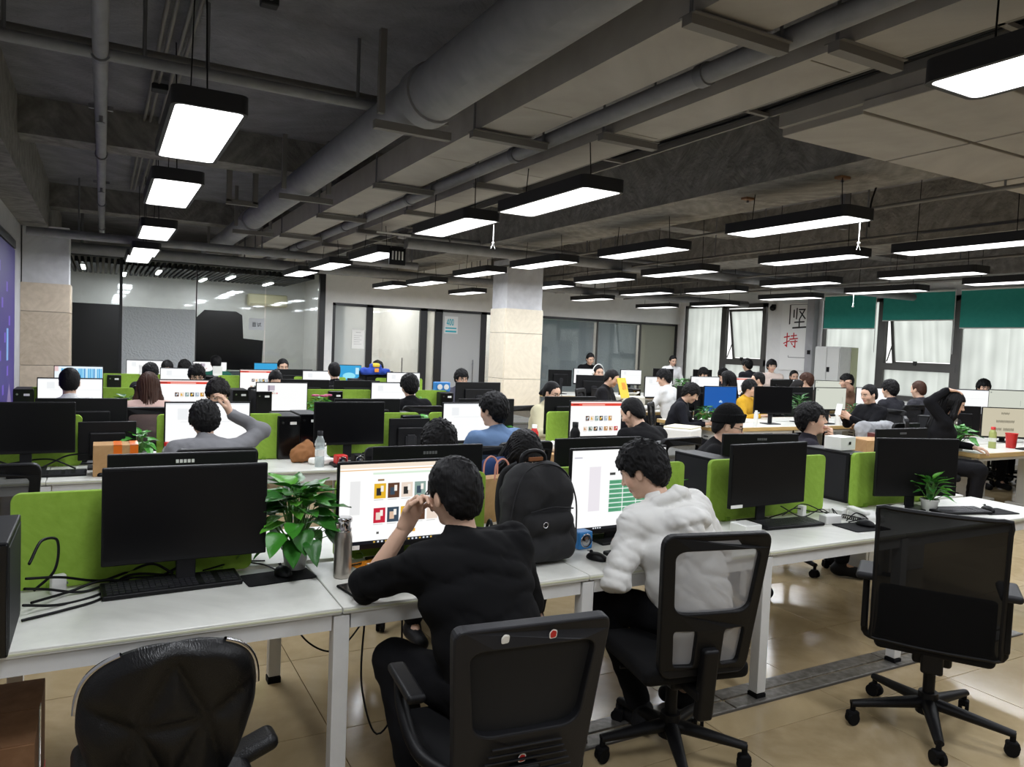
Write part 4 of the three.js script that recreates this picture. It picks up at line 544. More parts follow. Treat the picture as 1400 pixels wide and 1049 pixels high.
{ // quilted shell chair: puffed leather panels between stitched creases
  const t = thing('quilted_chair', 'black quilted faux leather shell chair with chrome trim pushed under the desk', 'chair', .17, 0, -2.3, PI + .04);
  const creases = [[[0, .2], [-.085, .02]], [[0, .2], [.085, .02]], [[-.085, .02], [.085, .02]], [[-.085, .02], [0, -.17]], [[.085, .02], [0, -.17]], [[-.085, .02], [-.14, -.2]], [[.085, .02], [.14, -.2]], [[-.085, .02], [-.23, .1]], [[.085, .02], [.23, .1]]];
  const prof = v => { const y = v; return y > .02 ? .225 * Math.sqrt(Math.max(0, 1 - Math.pow((y - .02) / .235, 3.2))) + .0 : .225 - .07 * Math.pow(Math.min(1, (.02 - y) / .22), 1.4); };
  const shell = (name, back) => {
    const nu = 40, nv = 34, P = [], I = [];
    for (let s = 0; s < 2; s++) for (let j = 0; j <= nv; j++) for (let i = 0; i <= nu; i++) {
      const v = -.24 + .495 * j / nv, u = -1 + 2 * i / nu, w = prof(Math.min(v, .2549)), x = u * w; let d = 1;
      for (const [[ax, ay], [bx2, by]] of creases) { const L = (bx2 - ax) ** 2 + (by - ay) ** 2, q = Math.max(0, Math.min(1, ((x - ax) * (bx2 - ax) + (v - ay) * (by - ay)) / L)); d = Math.min(d, Math.hypot(x - ax - q * (bx2 - ax), v - ay - q * (by - ay))); }
      const edge = Math.sqrt(Math.max(0, 1 - u * u)) * Math.min(1, Math.sqrt(Math.max(0, (.2549 - v) / .06)));
      const puff = (.006 + .034 * Math.min(1, Math.sqrt(d / .06))) * Math.min(1, edge * 1.6);
      P.push(x, v, 1.1 * x * x + .2 * v * v + (s ? puff : -puff));
    }
    const N = (nu + 1) * (nv + 1), q = (s, i, j) => s * N + j * (nu + 1) + i;
    for (let j = 0; j < nv; j++) for (let i = 0; i < nu; i++) { I.push(q(1, i, j), q(1, i + 1, j), q(1, i + 1, j + 1), q(1, i, j), q(1, i + 1, j + 1), q(1, i, j + 1)); I.push(q(0, i, j), q(0, i + 1, j + 1), q(0, i + 1, j), q(0, i, j), q(0, i, j + 1), q(0, i + 1, j + 1)); }
    const g = new THREE.BufferGeometry(); g.setAttribute('position', new THREE.Float32BufferAttribute(P, 3)); g.setIndex(I); g.computeVertexNormals(); const uv = new Float32Array(P.length / 3 * 2); for (let i = 0; i < P.length / 3; i++) { uv[2 * i] = P[3 * i]; uv[2 * i + 1] = P[3 * i + 1]; } g.setAttribute('uv', new THREE.BufferAttribute(uv, 2)); g.userData.keep = 1; return g;
  };
  const b = part('backrest', M.leather, t, shell()); b.position.set(0, .66, -.16); b.rotation.x = -.2;
  part('seat', M.leather, t, rb(.46, .07, .48, .033, 0, .44, .03)); for (const q of [1, -1]) part('seat_wing', M.leather, t, rb(.2, .05, .1, .024, q * .22, .465, 0, 0, 0, q * .35));
  part('chrome_trim', M.chrome, b, tb(Array.from({ length: 9 }, (_, i) => { const v = .06 + .17 * i / 8, x = prof(v) + .002; return [x, v, 1.1 * x * x + .2 * v * v]; }), .008, 20, 6)); part('chrome_trim', M.chrome, b, tb(Array.from({ length: 9 }, (_, i) => { const v = .06 + .17 * i / 8, x = -prof(v) - .002; return [x, v, 1.1 * x * x + .2 * v * v]; }), .008, 20, 6));
  part('gas_column', M.chrome, t, cy(.025, .025, .26, 0, .28, 0)); star(t, M.chrome, .28);
}

// ================= PEOPLE =================
const skinTones = [[.56, .33, .22], [.62, .39, .27], [.5, .29, .19]].map(c => c);
const skinMat = new THREE.MeshPhysicalMaterial({ vertexColors: true, roughness: .55, bumpMap: grain, bumpScale: .0003 });
const SK = [.62, .39, .275];
const cloth = {}, clothMat = (c, r = .9) => cloth[c + '_' + r] ??= mat(c, r, { bumpMap: weave, bumpScale: .0012, specularIntensity: .35 });
const hairMats = { black: mat(0x060506, .62, { bumpMap: strand, bumpScale: .0015, specularIntensity: .45 }), brown: mat(0x3c2317, .6, { bumpMap: strand, bumpScale: .0015, specularIntensity: .5 }), dark: mat(0x0d0908, .6, { bumpMap: strand, bumpScale: .0015, specularIntensity: .5 }) };
const skinPaint = () => SK;
// head: face towards +z, origin in the middle of the head
const headGeo = female => once('head' + female, () => {
  const f = new Field([-.11, -.17, -.13], [.11, .15, .14], .0055), w = female ? .95 : 1;
  f.ell([0, .028, -.012], [.074 * w, .09, .094], .02); f.ell([0, -.03, .022], [.058 * w, .075, .066], .03); f.ell([0, -.095, .058], [.024, .02, .022], .03); f.ell([0, .03, .05], [.056 * w, .05, .045], .03);
  for (const s of [1, -1]) { f.ell([s * .04, -.028, .056], [.022, .022, .022], .03); f.ell([s * .031, .002, .098], [.019, .012, .018], .012, true); f.ell([s * .031, .0, .073], [.014, .0115, .013], .004); f.cap([s * .014, .022, .088], [s * .046, .02, .07], .006, .005, .012); f.ell([s * .077 * w, -.008, -.006], [.009, .03, .018], .01); f.cap([s * .08 * w, .016, -.012], [s * .079 * w, -.03, .0], .006, .005, .006); }
  f.cap([0, .014, .09], [0, -.026, .108], .006, .011, .012); for (const s of [1, -1]) f.ell([s * .011, -.03, .098], [.008, .007, .009], .008);
  f.cap([-.017, -.06, .082], [.017, -.06, .082], .005, .005, .008); f.cap([0, -.058, .088], [0, -.058, .088], .006, .006, .01); f.cap([-.014, -.07, .081], [.014, -.07, .081], .006, .006, .008);
  f.cap([0, -.06, -.02], [0, -.16, -.035], .05 * w, .055 * w, .03);
  return f.mesh((x, y, z) => {
    const ax = Math.abs(x);
    if (z > .05 && Math.hypot(ax - .031, (y - .001) * 1.7) < .0135) return Math.hypot(ax - .031, y) < .0065 ? [.02, .014, .01] : [.5, .47, .44];
    if (z > .05 && ax > .012 && ax < .05 && Math.abs(y - .0245 + (ax - .03) ** 2 * 5) < .0055) return [.035, .025, .02];
    if (z > .07 && ax < .023 && Math.abs(y + .064) < .011) return [.5, .2, .17];
    const n = fbm(x * 30, y * 30, z * 30) * .03, r = z > .04 && ax > .025 && y < -.01 && y > -.05 ? .04 : 0; return [SK[0] + n + r, SK[1] + n * .7, SK[2] + n * .6];
  });
});
// hair in the same space
const hairGeo = style => once('hair' + style, () => {
  const long = style === 'long' || style === 'bow', lo = [-.16, long ? -.42 : -.2, -.17], f = new Field(lo, [.16, .2, .16], long ? .008 : .0065);
  const hz = { short: [.075, -.075], crop: [.07, -.082], shaggy: [.05, -.1], fringe: [.036, -.095], bob: [.05, -.14], long: [.06, -.3], bow: [.06, -.3], tail: [.07, -.06] }[style];
  const puff = { short: .008, crop: .011, shaggy: .02, fringe: .017, bob: .016, long: .014, bow: .014, tail: .006 }[style];
  f.ell([0, .036, -.014], [.078 + puff, .092 + puff * 1.2, .098 + puff], .02);
  if (!long && style !== 'bob') f.ell([0, -.025, -.052], [.07 + puff * .5, .075, .056 + puff * .6], .03);
  if (['shaggy', 'fringe'].includes(style)) { f.ell([0, .02, -.06], [.08, .085, .06], .03); for (const s of [1, -1]) f.ell([s * .07, .01, .01], [.022, .04, .05], .02); }
  if (style === 'bob') { f.ell([0, -.05, -.05], [.095, .1, .07], .04); for (const s of [1, -1]) f.cap([s * .075, .03, .01], [s * .08, -.11, .01], .03, .026, .03); }
  if (long) { f.cap([0, 0, -.07], [0, -.3, -.1], .085, .07, .05); for (const s of [1, -1]) { f.cap([s * .07, .04, .02], [s * .095, -.12, .03], .03, .036, .03); f.cap([s * .095, -.12, .03], [s * .1, -.3, style === 'bow' ? .06 : .02], .036, .026, .03); } }
  if (style === 'tail') { f.cap([0, .03, -.11], [0, -.05, -.15], .025, .03, .02); f.cap([0, -.05, -.15], [.01, -.17, -.13], .03, .012, .02); }
  // hairline: open face, free ears and nape
  const dz = .2, y0 = hz[0], y1 = hz[1];
  f.cut((x, y, z) => { const ax = Math.abs(x); if (long || style === 'bob') return Math.max(.045 + ax * .25 - z, y - y0 + ax * .2, ax - .07 - (y < -.05 ? .0 : .0)); const jag = .012 * noise.noise(x * 70, z * 70, 3) + .006 * noise.noise(x * 150, z * 150, 8), fr = style === 'fringe', mix = (a, b, t) => a + (b - a) * Math.max(0, Math.min(1, t)); const line = jag + (z > .055 ? y0 + (fr ? .008 * Math.sin(x * 60) : .012 * Math.cos(ax * 40)) : z > .012 ? mix(fr ? -.012 : -.004, y0, (z - .03) / .025) : z > -.032 ? (fr ? -.002 : .016) : mix(-.012, y1, (-.032 - z) / .04)); return y - line; }, .012);
  if (!long && style !== 'bob') { const A = { short: .5, crop: .8, tail: .3 }[style] ?? 1.3; f.mod((x, y, z) => { const sw = 2.2 * noise.noise(x * 9, y * 9, z * 9 + 4), a = Math.atan2(x, z + .02) * 9 + sw * 2; return -A * (.011 * Math.abs(noise.noise(a, y * 22 + sw, z * 14)) + .006 * noise.noise(a * 2.4, y * 30, x * 30) + .004 * noise.noise(x * 90, y * 60, z * 90)); }); }
  else f.mod((x, y, z) => .005 * Math.sin(Math.atan2(x, z + .02) * 34 + 3 * noise.noise(x * 12, y * 8, z * 12)));
  return f.mesh();
});
const beanieGeo = () => once('beanie', () => { const f = new Field([-.13, -.06, -.15], [.13, .2, .15], .006); f.ell([0, .045, -.014], [.098, .125, .116], .01); f.cut((x, y, z) => y - .03 - z * .25, .006); f.add([-.12, -.03, -.14], [.12, .1, .12], (x, y, z) => { const d = Math.hypot(x / .1, (z + .014) / .118), h = y - .06 - z * .25; return Math.max((d - 1) * .1, Math.abs(h) - .03); }, .008); f.mod((x, y, z) => .0022 * Math.sin(Math.atan2(x, z + .014) * 46)); return f.mesh(); });
// hand: wrist at the origin, fingers along +z, palm down; s = +1 puts the thumb at +x
const handGeo = (s, curl) => once(`hand${s}_${curl}`, () => {
  const f = new Field([-.09, -.12, -.03], [.09, .05, .21], .0045), len = [.8, 1.0, 1.06, .95], zb = [.078, .09, .094, .088];
  for (let i = 0; i < 4; i++) {
    const x = s * (i - 1.5) * .0205, L = len[i]; f.cap([x * .6, 0, .0], [x, .002, zb[i]], .017, .0125, .014);
    let p = [x, .002, zb[i]], a = 0; [.042, .027, .021].forEach((l, k) => { a += curl * (k ? 1 : .75); const q = [p[0] + s * (i - 1.5) * .0012, p[1] - Math.sin(a) * l * L, p[2] + Math.cos(a) * l * L]; f.cap(p, q, .0095 - k * .001, .0088 - k * .001, .004); p = q; });
  }
  f.cap([s * .012, -.006, .022], [s * .045, -.014, .06], .018, .012, .014); f.cap([s * .045, -.014, .06], [s * .05, -.022 - .01 * curl, .09], .011, .0095, .006); f.cap([s * .05, -.022 - .01 * curl, .09], [s * .044, -.03 - .014 * curl, .112], .0095, .008, .004);
  f.cap([0, 0, -.03], [0, 0, .01], .024, .024, .01);
  return f.mesh(skinPaint);
});
const A3 = v => [v.x, v.y, v.z];
function ik(S, T, l1, l2, pole) { const d = T.clone().sub(S); let L = d.length(); const mx = (l1 + l2) * .985; if (L > mx) { d.multiplyScalar(mx / L); T = S.clone().add(d); L = mx; } const u = d.clone().normalize(), a = (l1 * l1 - l2 * l2 + L * L) / (2 * L), h = Math.sqrt(Math.max(0, l1 * l1 - a * a)); const p = pole.clone().addScaledVector(u, -pole.dot(u)).normalize(); return [S.clone().addScaledVector(u, a).addScaledVector(p, h), T]; }
// everything of one pose, shared by all who hold it; body faces +z, origin on the floor under the hips
function figure(o) {
  const key = JSON.stringify(o); if (shared['fig' + key]) return shared['fig' + key];
  const p = { lean: .14, side: 0, hp: .2, hy: 0, hr: 0, lh: [.17, .80, .42], rh: [-.17, .80, .42], long: 1, hood: 0, cell: .018, seat: .46, stand: 0, fem: 0, bulk: 1, curl: .5, neckf: .5, foot: .36, ...o };
  const c = p.cell, q = new THREE.Quaternion().setFromEuler(new THREE.Euler(p.lean, p.twist ?? 0, p.side, 'YXZ'));
  const hipY = p.stand ? .86 : p.seat + .1, H = V(0, hipY, 0), at = (x, y, z) => V(x, y, z).applyQuaternion(q).add(H);
  const curve = p.lean * .35, waist = at(0, .16, 0), chest = at(0, .33, .02), nq = q.clone().multiply(new THREE.Quaternion().setFromEuler(new THREE.Euler(curve, 0, 0))), up = (x, y, z) => V(x, y, z).applyQuaternion(nq).add(chest);
  const neck = up(0, .17, -.01), w = (p.fem ? .155 : .178) * p.bulk;
  const hq = new THREE.Quaternion().setFromEuler(new THREE.Euler(p.hp, p.hy, p.hr, 'YXZ'));
  const head = neck.clone().add(V(0, .03, 0).applyQuaternion(nq)).add(V(0, .135, .03).applyQuaternion(hq)).add(V(0, 0, .04 * p.neckf * Math.max(0, p.hp)));
  const M4 = new THREE.Matrix4().compose(head, hq, V(1, 1, 1));
  const sh = { 1: up(w, .12, 0), '-1': up(-w, .12, 0) }, arms = {};
  for (const s of [1, -1]) { const T = V(...(s > 0 ? p.lh : p.rh)); const pole = V(...((s > 0 ? p.lpole : p.rpole) ?? [s * .6, -1, -.25])); arms[s] = ik(sh[s], T, .275, .25, pole); }
  const box = pts => { const lo = [9, 9, 9], hi = [-9, -9, -9]; for (const v of pts) A3(v).forEach((x, i) => { lo[i] = Math.min(lo[i], x - .25); hi[i] = Math.max(hi[i], x + .25); }); return [lo, hi]; };
  const legs = s => p.stand ? [V(s * .09, hipY - .02, 0), V(s * .1, .47, .02), V(s * .1, .08, -.02), V(s * .11, .045, .14)] : [V(s * .09, hipY - .03, .02), V(s * (.13 + (p.spread ?? 0)), hipY - .03, .4), V(s * (.13 + (p.spread ?? 0) * .8), .09, p.foot), V(s * .14, .05, p.foot + .15)];
  const all = [H, waist, chest, neck, head, sh[1], sh[-1], ...arms[1], ...arms[-1], ...legs(1), ...legs(-1)], [lo, hi] = box(all); lo[1] = Math.max(lo[1], -.02);
  // skin body
  const b = new Field(lo, hi, c);
  b.cap(A3(H), A3(waist), .1, .085, .05).cap(A3(waist), A3(chest), .085, .11, .05).cap(A3(sh[1]), A3(sh[-1]), .045, .045, .05).cap(A3(chest), A3(neck), .08, .052, .05).cap(A3(neck), A3(head.clone().add(V(0, -.05, -.02).applyQuaternion(hq))), .054, .05, .02);
  for (const s of [1, -1]) { const [e, t] = arms[s], L = legs(s); b.cap(A3(sh[s]), A3(e), .046, .038, .03).cap(A3(e), A3(t), .039, .026, .015); b.cap(A3(L[0]), A3(L[1]), .08, .055, .04).cap(A3(L[1]), A3(L[2]), .052, .036, .02).cap(A3(L[2]), A3(L[3]), .035, .025, .02); }
  const bits = [b.mesh(skinPaint), headGeo(p.fem).clone().applyMatrix4(M4)];
  for (const s of [1, -1]) {
    const [e, t] = arms[s], zf = (s > 0 ? p.ldir : p.rdir) ? V(...(s > 0 ? p.ldir : p.rdir)).normalize() : t.clone().sub(e).normalize(), ref = V(...((s > 0 ? p.lup : p.rup) ?? [0, 1, 0])), xf = ref.clone().cross(zf).normalize(), yf = zf.clone().cross(xf);
    bits.push(handGeo(-s, (s > 0 ? p.lcurl : p.rcurl) ?? p.curl).clone().applyMatrix4(new THREE.Matrix4().makeBasis(xf, yf, zf).setPosition(t)));
  }
  const body = mergeGeometries(bits.map(g => { const h = g.clone(); h.userData = {}; return h; })); body.userData.keep = 1;
  // shirt, jacket or hoodie
  const B = p.bulk, T = new Field(lo, hi, c), hem = p.hem ?? -.02;
  for (const s of [1, -1]) { const l = (x, y, z) => A3(at(s * x, y, z)), u = (x, y, z) => A3(up(s * x, y, z)); T.cap(l(.075, hem, 0), l(.07, .16, 0), .112 * B, .105 * B, .06).cap(l(.07, .16, 0), u(.085, .0, 0), .105 * B, .118 * B, .06).cap(u(.085, 0, 0), u(.1, .09, -.01), .115 * B, .085 * B, .06).cap(A3(sh[s]), u(.03, .135, -.015), .07 * B, .06, .05); }
  T.cap(A3(at(0, .05, -.025)), A3(up(0, .07, -.03)), .115 * B, .1 * B, .08);
  for (const s of [1, -1]) { const [e, t] = arms[s]; T.cap(A3(sh[s]), A3(e), .068 * B, p.long ? .055 * B : .066 * B, .035); if (p.long) T.cap(A3(e), A3(t.clone().lerp(e, .06)), .055 * B, .042, .02); }
  T.cap(A3(up(0, .13, -.01)), A3(neck.clone().addScaledVector(V(0, 1, 0).applyQuaternion(nq), p.collar ?? .02)), .085, .066, .03);
  if (p.hood) {
    const k = p.hood, tr = .036 * k, ring = Array.from({ length: 17 }, (_, i) => { const a = -2.7 + 5.4 * i / 16; return up(.1 * Math.sin(a), .15 + .045 * Math.cos(a), -.022 - .095 * Math.cos(a)); });
    T.cap(A3(up(-.07, .07, -.13)), A3(up(.07, .07, -.13)), .062 * k, .062 * k, .016).cap(A3(up(0, .05, -.15)), A3(up(0, -.03, -.15)), .07 * k, .03, .02);
    for (const s of [1, -1]) T.cap(A3(up(s * .12, .12, -.05)), A3(up(s * .06, .05, -.15)), .045 * k, .05 * k, .014);
    T.ell(A3(up(0, .2, -.085)), [.05, .045, .035], .012, true);
    for (let i = 0; i < 16; i++) T.cap(A3(ring[i]), A3(ring[i + 1]), tr, tr, .01);
  }
  const hN = A3(neck); T.add(hN, hN, () => 1, .001);
  if (!p.long) for (const s of [1, -1]) { const [e] = arms[s], d = e.clone().sub(sh[s]).normalize(); T.cut((x, y, z) => { const r = Math.hypot(x - e.x, y - e.y, z - e.z); return r > .13 ? .1 : .02 - ((x - e.x) * d.x + (y - e.y) * d.y + (z - e.z) * d.z + (p.sleeve ?? .035)); }, .006); }
  T.mod((x, y, z) => { const r = noise.noise(x * 5 + 4, y * 6, z * 5), a = 1 - Math.abs(noise.noise(x * 3.2, (y + .5 * z) * 8.5, z * 3.2)), e = 1 - Math.abs(noise.noise(x * 7 + 9, (y - .6 * x) * 12, z * 6)); return (p.fold ?? .012) * (.5 * r + .8 * a ** 7 + .4 * e ** 9 - .25); });
  const top = T.mesh();
  // trousers and shoes
  const Q = new Field(lo, hi, c + .002), F = [];
  Q.ell([0, hipY, -.01], [.185 * B, .12, .14], .04);
  for (const s of [1, -1]) { const L = legs(s); Q.cap(A3(L[0]), A3(L[1]), .1, .075, .05).cap(A3(L[1]), A3(L[2].clone().lerp(L[1], .12)), .073, p.wide ? .075 : .056, .03); }
  Q.mod((x, y, z) => .008 * noise.noise(x * 16, y * 22, z * 16)); const pants = Q.mesh();
  for (const s of [1, -1]) { const L = legs(s), f = new Field([L[2].x - .09, -.01, L[2].z - .12], [L[2].x + .09, .17, L[3].z + .12], .008); f.cap([L[2].x, .06, L[2].z - .03], [L[3].x, .045, L[3].z + .01], .046, .042, .03).cap([L[2].x, .11, L[2].z], [L[2].x, .06, L[2].z], .046, .05, .02); f.cut((x, y, z) => y - .004, .006); F.push(f.mesh()); }
  return shared['fig' + key] = { body, top, pants, shoes: F, M4, head, arms };
}
const soleM = mat(0xcfc9b4, .7);
function person(spec) {
  const { x, z, ry = 0, label, pose = {}, hair = 'short', hc = 'black', top = 0x141416, legs = 0x101013, shoe = 0x121214, glasses, beanie, phones, chair = 1, y = 0, bare } = spec;
  const t = thing('person', label, 'person', x, y, z, ry), g = figure(pose);
  part('body', skinMat, t, g.body); part(pose.hood ? 'hoodie' : 'top', typeof top === 'number' ? clothMat(top) : top, t, g.top);
  part('trousers', clothMat(legs), t, g.pants); for (const s of g.shoes) part('shoe', clothMat(shoe, .6), t, s);
  const onHead = o => { o.applyMatrix4(g.M4); return o; };
  onHead(part('hair', hairMats[hc], t, hairGeo(hair)));
  if (beanie) onHead(part('beanie', clothMat(0x0a0a0b), t, beanieGeo()));
  if (glasses) onHead(part('glasses', M.blackGloss, t, once('glasses', () => join([...[1, -1].flatMap(s => [put(new THREE.TorusGeometry(.02, .0022, 5, 20).scale(1.15, .9, 1), s * .031, 0, .1), bar([s * .053, .004, .098], [s * .077, .006, .0], .002, .002, 5)]), bar([-.009, .003, .101], [.009, .003, .101], .002, .002, 5)]))));
  if (phones) onHead(part('headphones', M.whitePlastic, t, once('phones', () => join([tb(Array.from({ length: 13 }, (_, i) => { const a = PI * i / 12; return [.1 * Math.cos(a), .01 + .135 * Math.sin(a), -.01]; }), .009, 30, 6), sp(.036, .098, -.005, -.005, .5, 1, 1), sp(.036, -.098, -.005, -.005, .5, 1, 1)]))));
  if (chair) { const d = V(0, 0, -.02).applyAxisAngle(V(0, 1, 0), ry); seatFor(x + d.x, z + d.z, ry, 'black mesh desk chair taken by a seated person', 'taken desk chairs', pose.seat ?? .46); }
  return t;
}
// desk poses
const type0 = { hp: .25 }, down = { lean: .3, hp: .6, lh: [.16, .8, .42], rh: [-.16, .8, .42] }, turnL = { hy: .55, hp: .15 }, turnR = { hy: -.55, hp: .15 }, up0 = { lean: .05, hp: .05 }, upF = { lean: .05, hp: .1, fem: 1 }, short0 = { hp: .2, long: 0 };
// --- the row with the backpack
person({ x: 1.21, z: -2.22, ry: PI + .02, chair: 0, label: 'man in a black top resting his cheek on one hand before the shop page', hair: 'crop', glasses: 1, top: 0x0b0b0d, pose: { cell: .011, lean: .36, side: -.11, hp: .12, hy: .2, hr: -.05, long: 0, sleeve: -.03, collar: .02, rh: [-.12, .80, .45], bulk: 1.06, fold: .018, lh: [.215, 1.04, .37], lpole: [.6, -1, .25], ldir: [-.4, .9, -.12], lup: [.3, 0, 1], lcurl: .8, foot: .15, spread: .1, curl: .6 } });
person({ x: 2.35, z: -2.5, ry: PI + .1, chair: 0, label: 'man in a white hooded sweatshirt leaning toward the green table screen', hair: 'shaggy', top: 0xe2e1dd, shoe: 0x1b1b1d, pose: { cell: .0105, lean: .34, side: -.1, hp: .42, hy: .5, hr: 0, long: 0, sleeve: -.02, hood: 1, lh: [.2, .79, .3], rh: [-.16, .8, .34], bulk: 1.1, fold: .022, foot: .12, spread: .06 } });
person({ x: 2.27, z: -4.25, ry: -.15, label: 'woman with long black hair bowed behind the backpack', hair: 'bow', top: 0x2a3f6a, pose: { lean: .42, hp: .95, fem: 1, cell: .02 } });
person({ x: 3.9, z: -4.2, ry: .8, label: 'person in a black beanie looking down beside the computer tower', hair: 'short', beanie: 1, glasses: 1, top: 0x101012, pose: { lean: .2, hp: .22, fem: 1, cell: .018 } });
person({ x: 5.0, z: -4.25, ry: .78, label: 'young man in a dark tee resting his chin on his hand', hair: 'fringe', top: 0x25232b, pose: { lean: .12, hp: -.12, long: 0, lh: [.1, 1.06, .26], lpole: [.5, -1, .3], ldir: [-.55, .7, -.1], lup: [0, 0, 1], lcurl: 1.0, cell: .016 } });
person({ x: 1.72, z: -4.35, ry: 0, label: 'person whose dark hair just shows over the monitor behind the shop page', hair: 'fringe', top: 0x202024, pose: { lean: .38, hp: .6, cell: .02 } });
// --- the row with the taped carton
person({ x: .62, z: -5.12, ry: PI, label: 'man in a grey hoodie bent over with a hand at his head', hair: 'fringe', top: 0x77777a, pose: { lean: .5, hp: .35, collar: .035, rh: [-.17, 1.17, .4], rpole: [-1, -.6, 0], rdir: [.3, .9, .1], cell: .016, bulk: 1.05 } });
person({ x: 2.68, z: -5.02, ry: PI + .1, label: 'man in a blue denim shirt facing the white screen', hair: 'shaggy', top: 0x5f7799, pose: { lean: .14, hp: .1, hy: .35, cell: .016, bulk: 1.04, long: 0 } });
person({ x: 4.12, z: -5.0, ry: PI + .15, label: 'man in a black jacket with close cropped hair facing the red banner screen', hair: 'short', top: 0x0e0e10, pose: { lean: .24, hp: .45, hy: .25, cell: .016, bulk: 1.1 } });
person({ x: 4.38, z: -7.3, ry: .3, label: 'woman with glasses and tied hair in a pale top', hair: 'tail', glasses: 1, top: 0xcfc8a8, pose: { ...upF, lean: .12, hp: .2 } });
person({ x: .9, z: -7.3, ry: 0, label: 'person whose forehead shows over the grey hoodie screen', hair: 'shaggy', hc: 'dark', top: 0x333338, pose: { lean: .25, hp: .35 } });
// --- the row with the woman in pink
person({ x: .4, z: -7.85, ry: PI, label: 'woman with long brown hair in a pale pink shirt with headset', hair: 'long', hc: 'brown', top: 0xd9b9ae, pose: { lean: .3, hp: .25, fem: 1 } });
person({ x: -.26, z: -7.9, ry: PI, label: 'man with a white collar seen behind the dark monitors', hair: 'short', top: 0xdedede, pose: { lean: .08, hp: .12 } });
person({ x: 1.02, z: -10.15, ry: 0, label: 'man with glasses and a fringe looking over the red banner screen', hair: 'fringe', glasses: 1, top: 0x3a3a3f, pose: { lean: .2, hp: .3 } });
person({ x: 1.94, z: -10.15, ry: 0, label: 'person bowed behind the product photo screen', hair: 'short', top: 0x202022, pose: down });
person({ x: 3.07, z: -7.92, ry: PI, label: 'man in black with shaggy hair before the white screen', hair: 'shaggy', top: 0x0f0f12, pose: { lean: .14, hp: .15 } });
person({ x: 4.62, z: -10.15, ry: 0, label: 'man with a fringe and glasses behind the dark monitor by the column', hair: 'fringe', glasses: 1, top: 0x4a4a55, pose: { lean: .12, hp: .15 } });
// --- the row beside the cream column and the row along the glass
person({ x: .57, z: -10.85, ry: PI, label: 'person with dark hair seen over the pink shirted woman', hair: 'shaggy', top: 0x222225, pose: down });
person({ x: 2.98, z: -10.85, ry: PI, label: 'man in a black tee with short hair facing the glass doors', hair: 'short', top: 0x0f0f11, pose: { lean: .02, hp: .05, long: 0, seat: .48 } });
person({ x: .88, z: -13.0, ry: 0, label: 'dark head low behind a white screen by the plastic sheet', hair: 'short', top: 0x2a2a2d, pose: down }); person({ x: 1.14, z: -13.15, ry: 0, chair: 0, y: 0, label: 'second dark head beside the one by the plastic sheet', hair: 'fringe', top: 0x2a2a2d, pose: down });
person({ x: 1.72, z: -13.7, ry: PI, label: 'person in a green plaid shirt before the dark sheets on the glass', hair: 'crop', top: 0x24584a, pose: { lean: .12, hp: .15 } });
person({ x: 2.66, z: -13.05, ry: 0, label: 'person with dark hair before the blue edged screen', hair: 'crop', top: 0x222226, pose: { lean: .14, hp: .15 } });
person({ x: 4.36, z: -13.2, ry: 0, label: 'person with dark hair low before the clear glass door', hair: 'shaggy', hc: 'dark', top: 0x3a2a44, pose: { lean: .14, hp: .1 } });
// --- oak edged desks
const tall = { seat: .56, lean: .04, hp: .1 }, tallF = { ...tall, fem: 1 }, stand = { stand: 1, lean: .12, hp: .2, lh: [.2, .9, .3], rh: [-.2, .9, .3] };
person({ x: 9.65, z: -14.2, ry: -.2, chair: 0, label: 'man in a black suit jacket standing by the grey glazing', hair: 'crop', top: 0x0c0c0f, pose: { ...stand, lean: .2, hp: .3 } });
person({ x: 6.45, z: -9.1, ry: .7, y: .0, label: 'man with dark hair leaning over a yellow folder by the column', hair: 'short', top: 0x17171a, pose: { ...tall, hp: .35, lean: .12 } });
person({ x: 7.55, z: -10.8, ry: -.15, label: 'woman in white headphones holding a paper', hair: 'tail', phones: 1, top: 0x59605a, pose: tallF });
person({ x: 7.85, z: -9.15, ry: PI + .4, label: 'man in a white shirt turned to the white screen', hair: 'shaggy', top: 0xd8d8d6, pose: { ...tall, hp: .25, lean: .12, hy: .3 } });
person({ x: 6.78, z: -7.85, ry: .75, label: 'man in a dark jacket with white collar reading at the oak desk end', hair: 'fringe', top: 0x15161c, pose: { lean: .18, hp: .5 } });
person({ x: 9.1, z: -9.15, ry: PI + .3, label: 'person with long black hair facing a white screen', hair: 'long', top: 0x17171a, pose: { ...tallF, hy: .3 } });
person({ x: 8.88, z: -8.75, ry: .4, label: 'man with glasses in a yellow jacket, hand at his chin', hair: 'fringe', glasses: 1, top: 0xc79a2c, pose: { lean: .2, hp: .1, hy: .05, lh: [.1, 1.04, .26], lpole: [.5, -1, .3], ldir: [-.3, .9, -.1], lcurl: 1.0 } });
person({ x: 9.6, z: -8.95, ry: PI + .5, label: 'man with dark hair turned toward the red banner screen', hair: 'short', top: 0xb9b2a0, pose: { ...tall, hy: .3 } });
person({ x: 12.1, z: -11.6, ry: PI, chair: 0, label: 'person with dark hair standing before the open sash window', hair: 'shaggy', top: 0x24242a, pose: stand });
person({ x: 12.35, z: -14.5, ry: -.3, chair: 0, label: 'person in a white mask standing by the window corner', hair: 'crop', top: 0xdfdfdf, pose: stand });
person({ x: 10.4, z: -11.3, ry: -.2, label: 'dark head bent behind the long haired person', hair: 'fringe', top: 0x2a2a2e, pose: { ...tall, hp: .3 } }); person({ x: 11.05, z: -11.4, ry: -.4, label: 'person with a bared forehead beside a bent dark head', hair: 'shaggy', top: 0x2e2a2c, pose: { ...tall, hp: .3 } });
person({ x: 11.95, z: -10.95, ry: -.6, chair: 0, label: 'young man in a pale shirt standing and looking across the room', hair: 'fringe', top: 0xd3c2b8, pose: { ...stand, lean: .05, hp: .05 } });
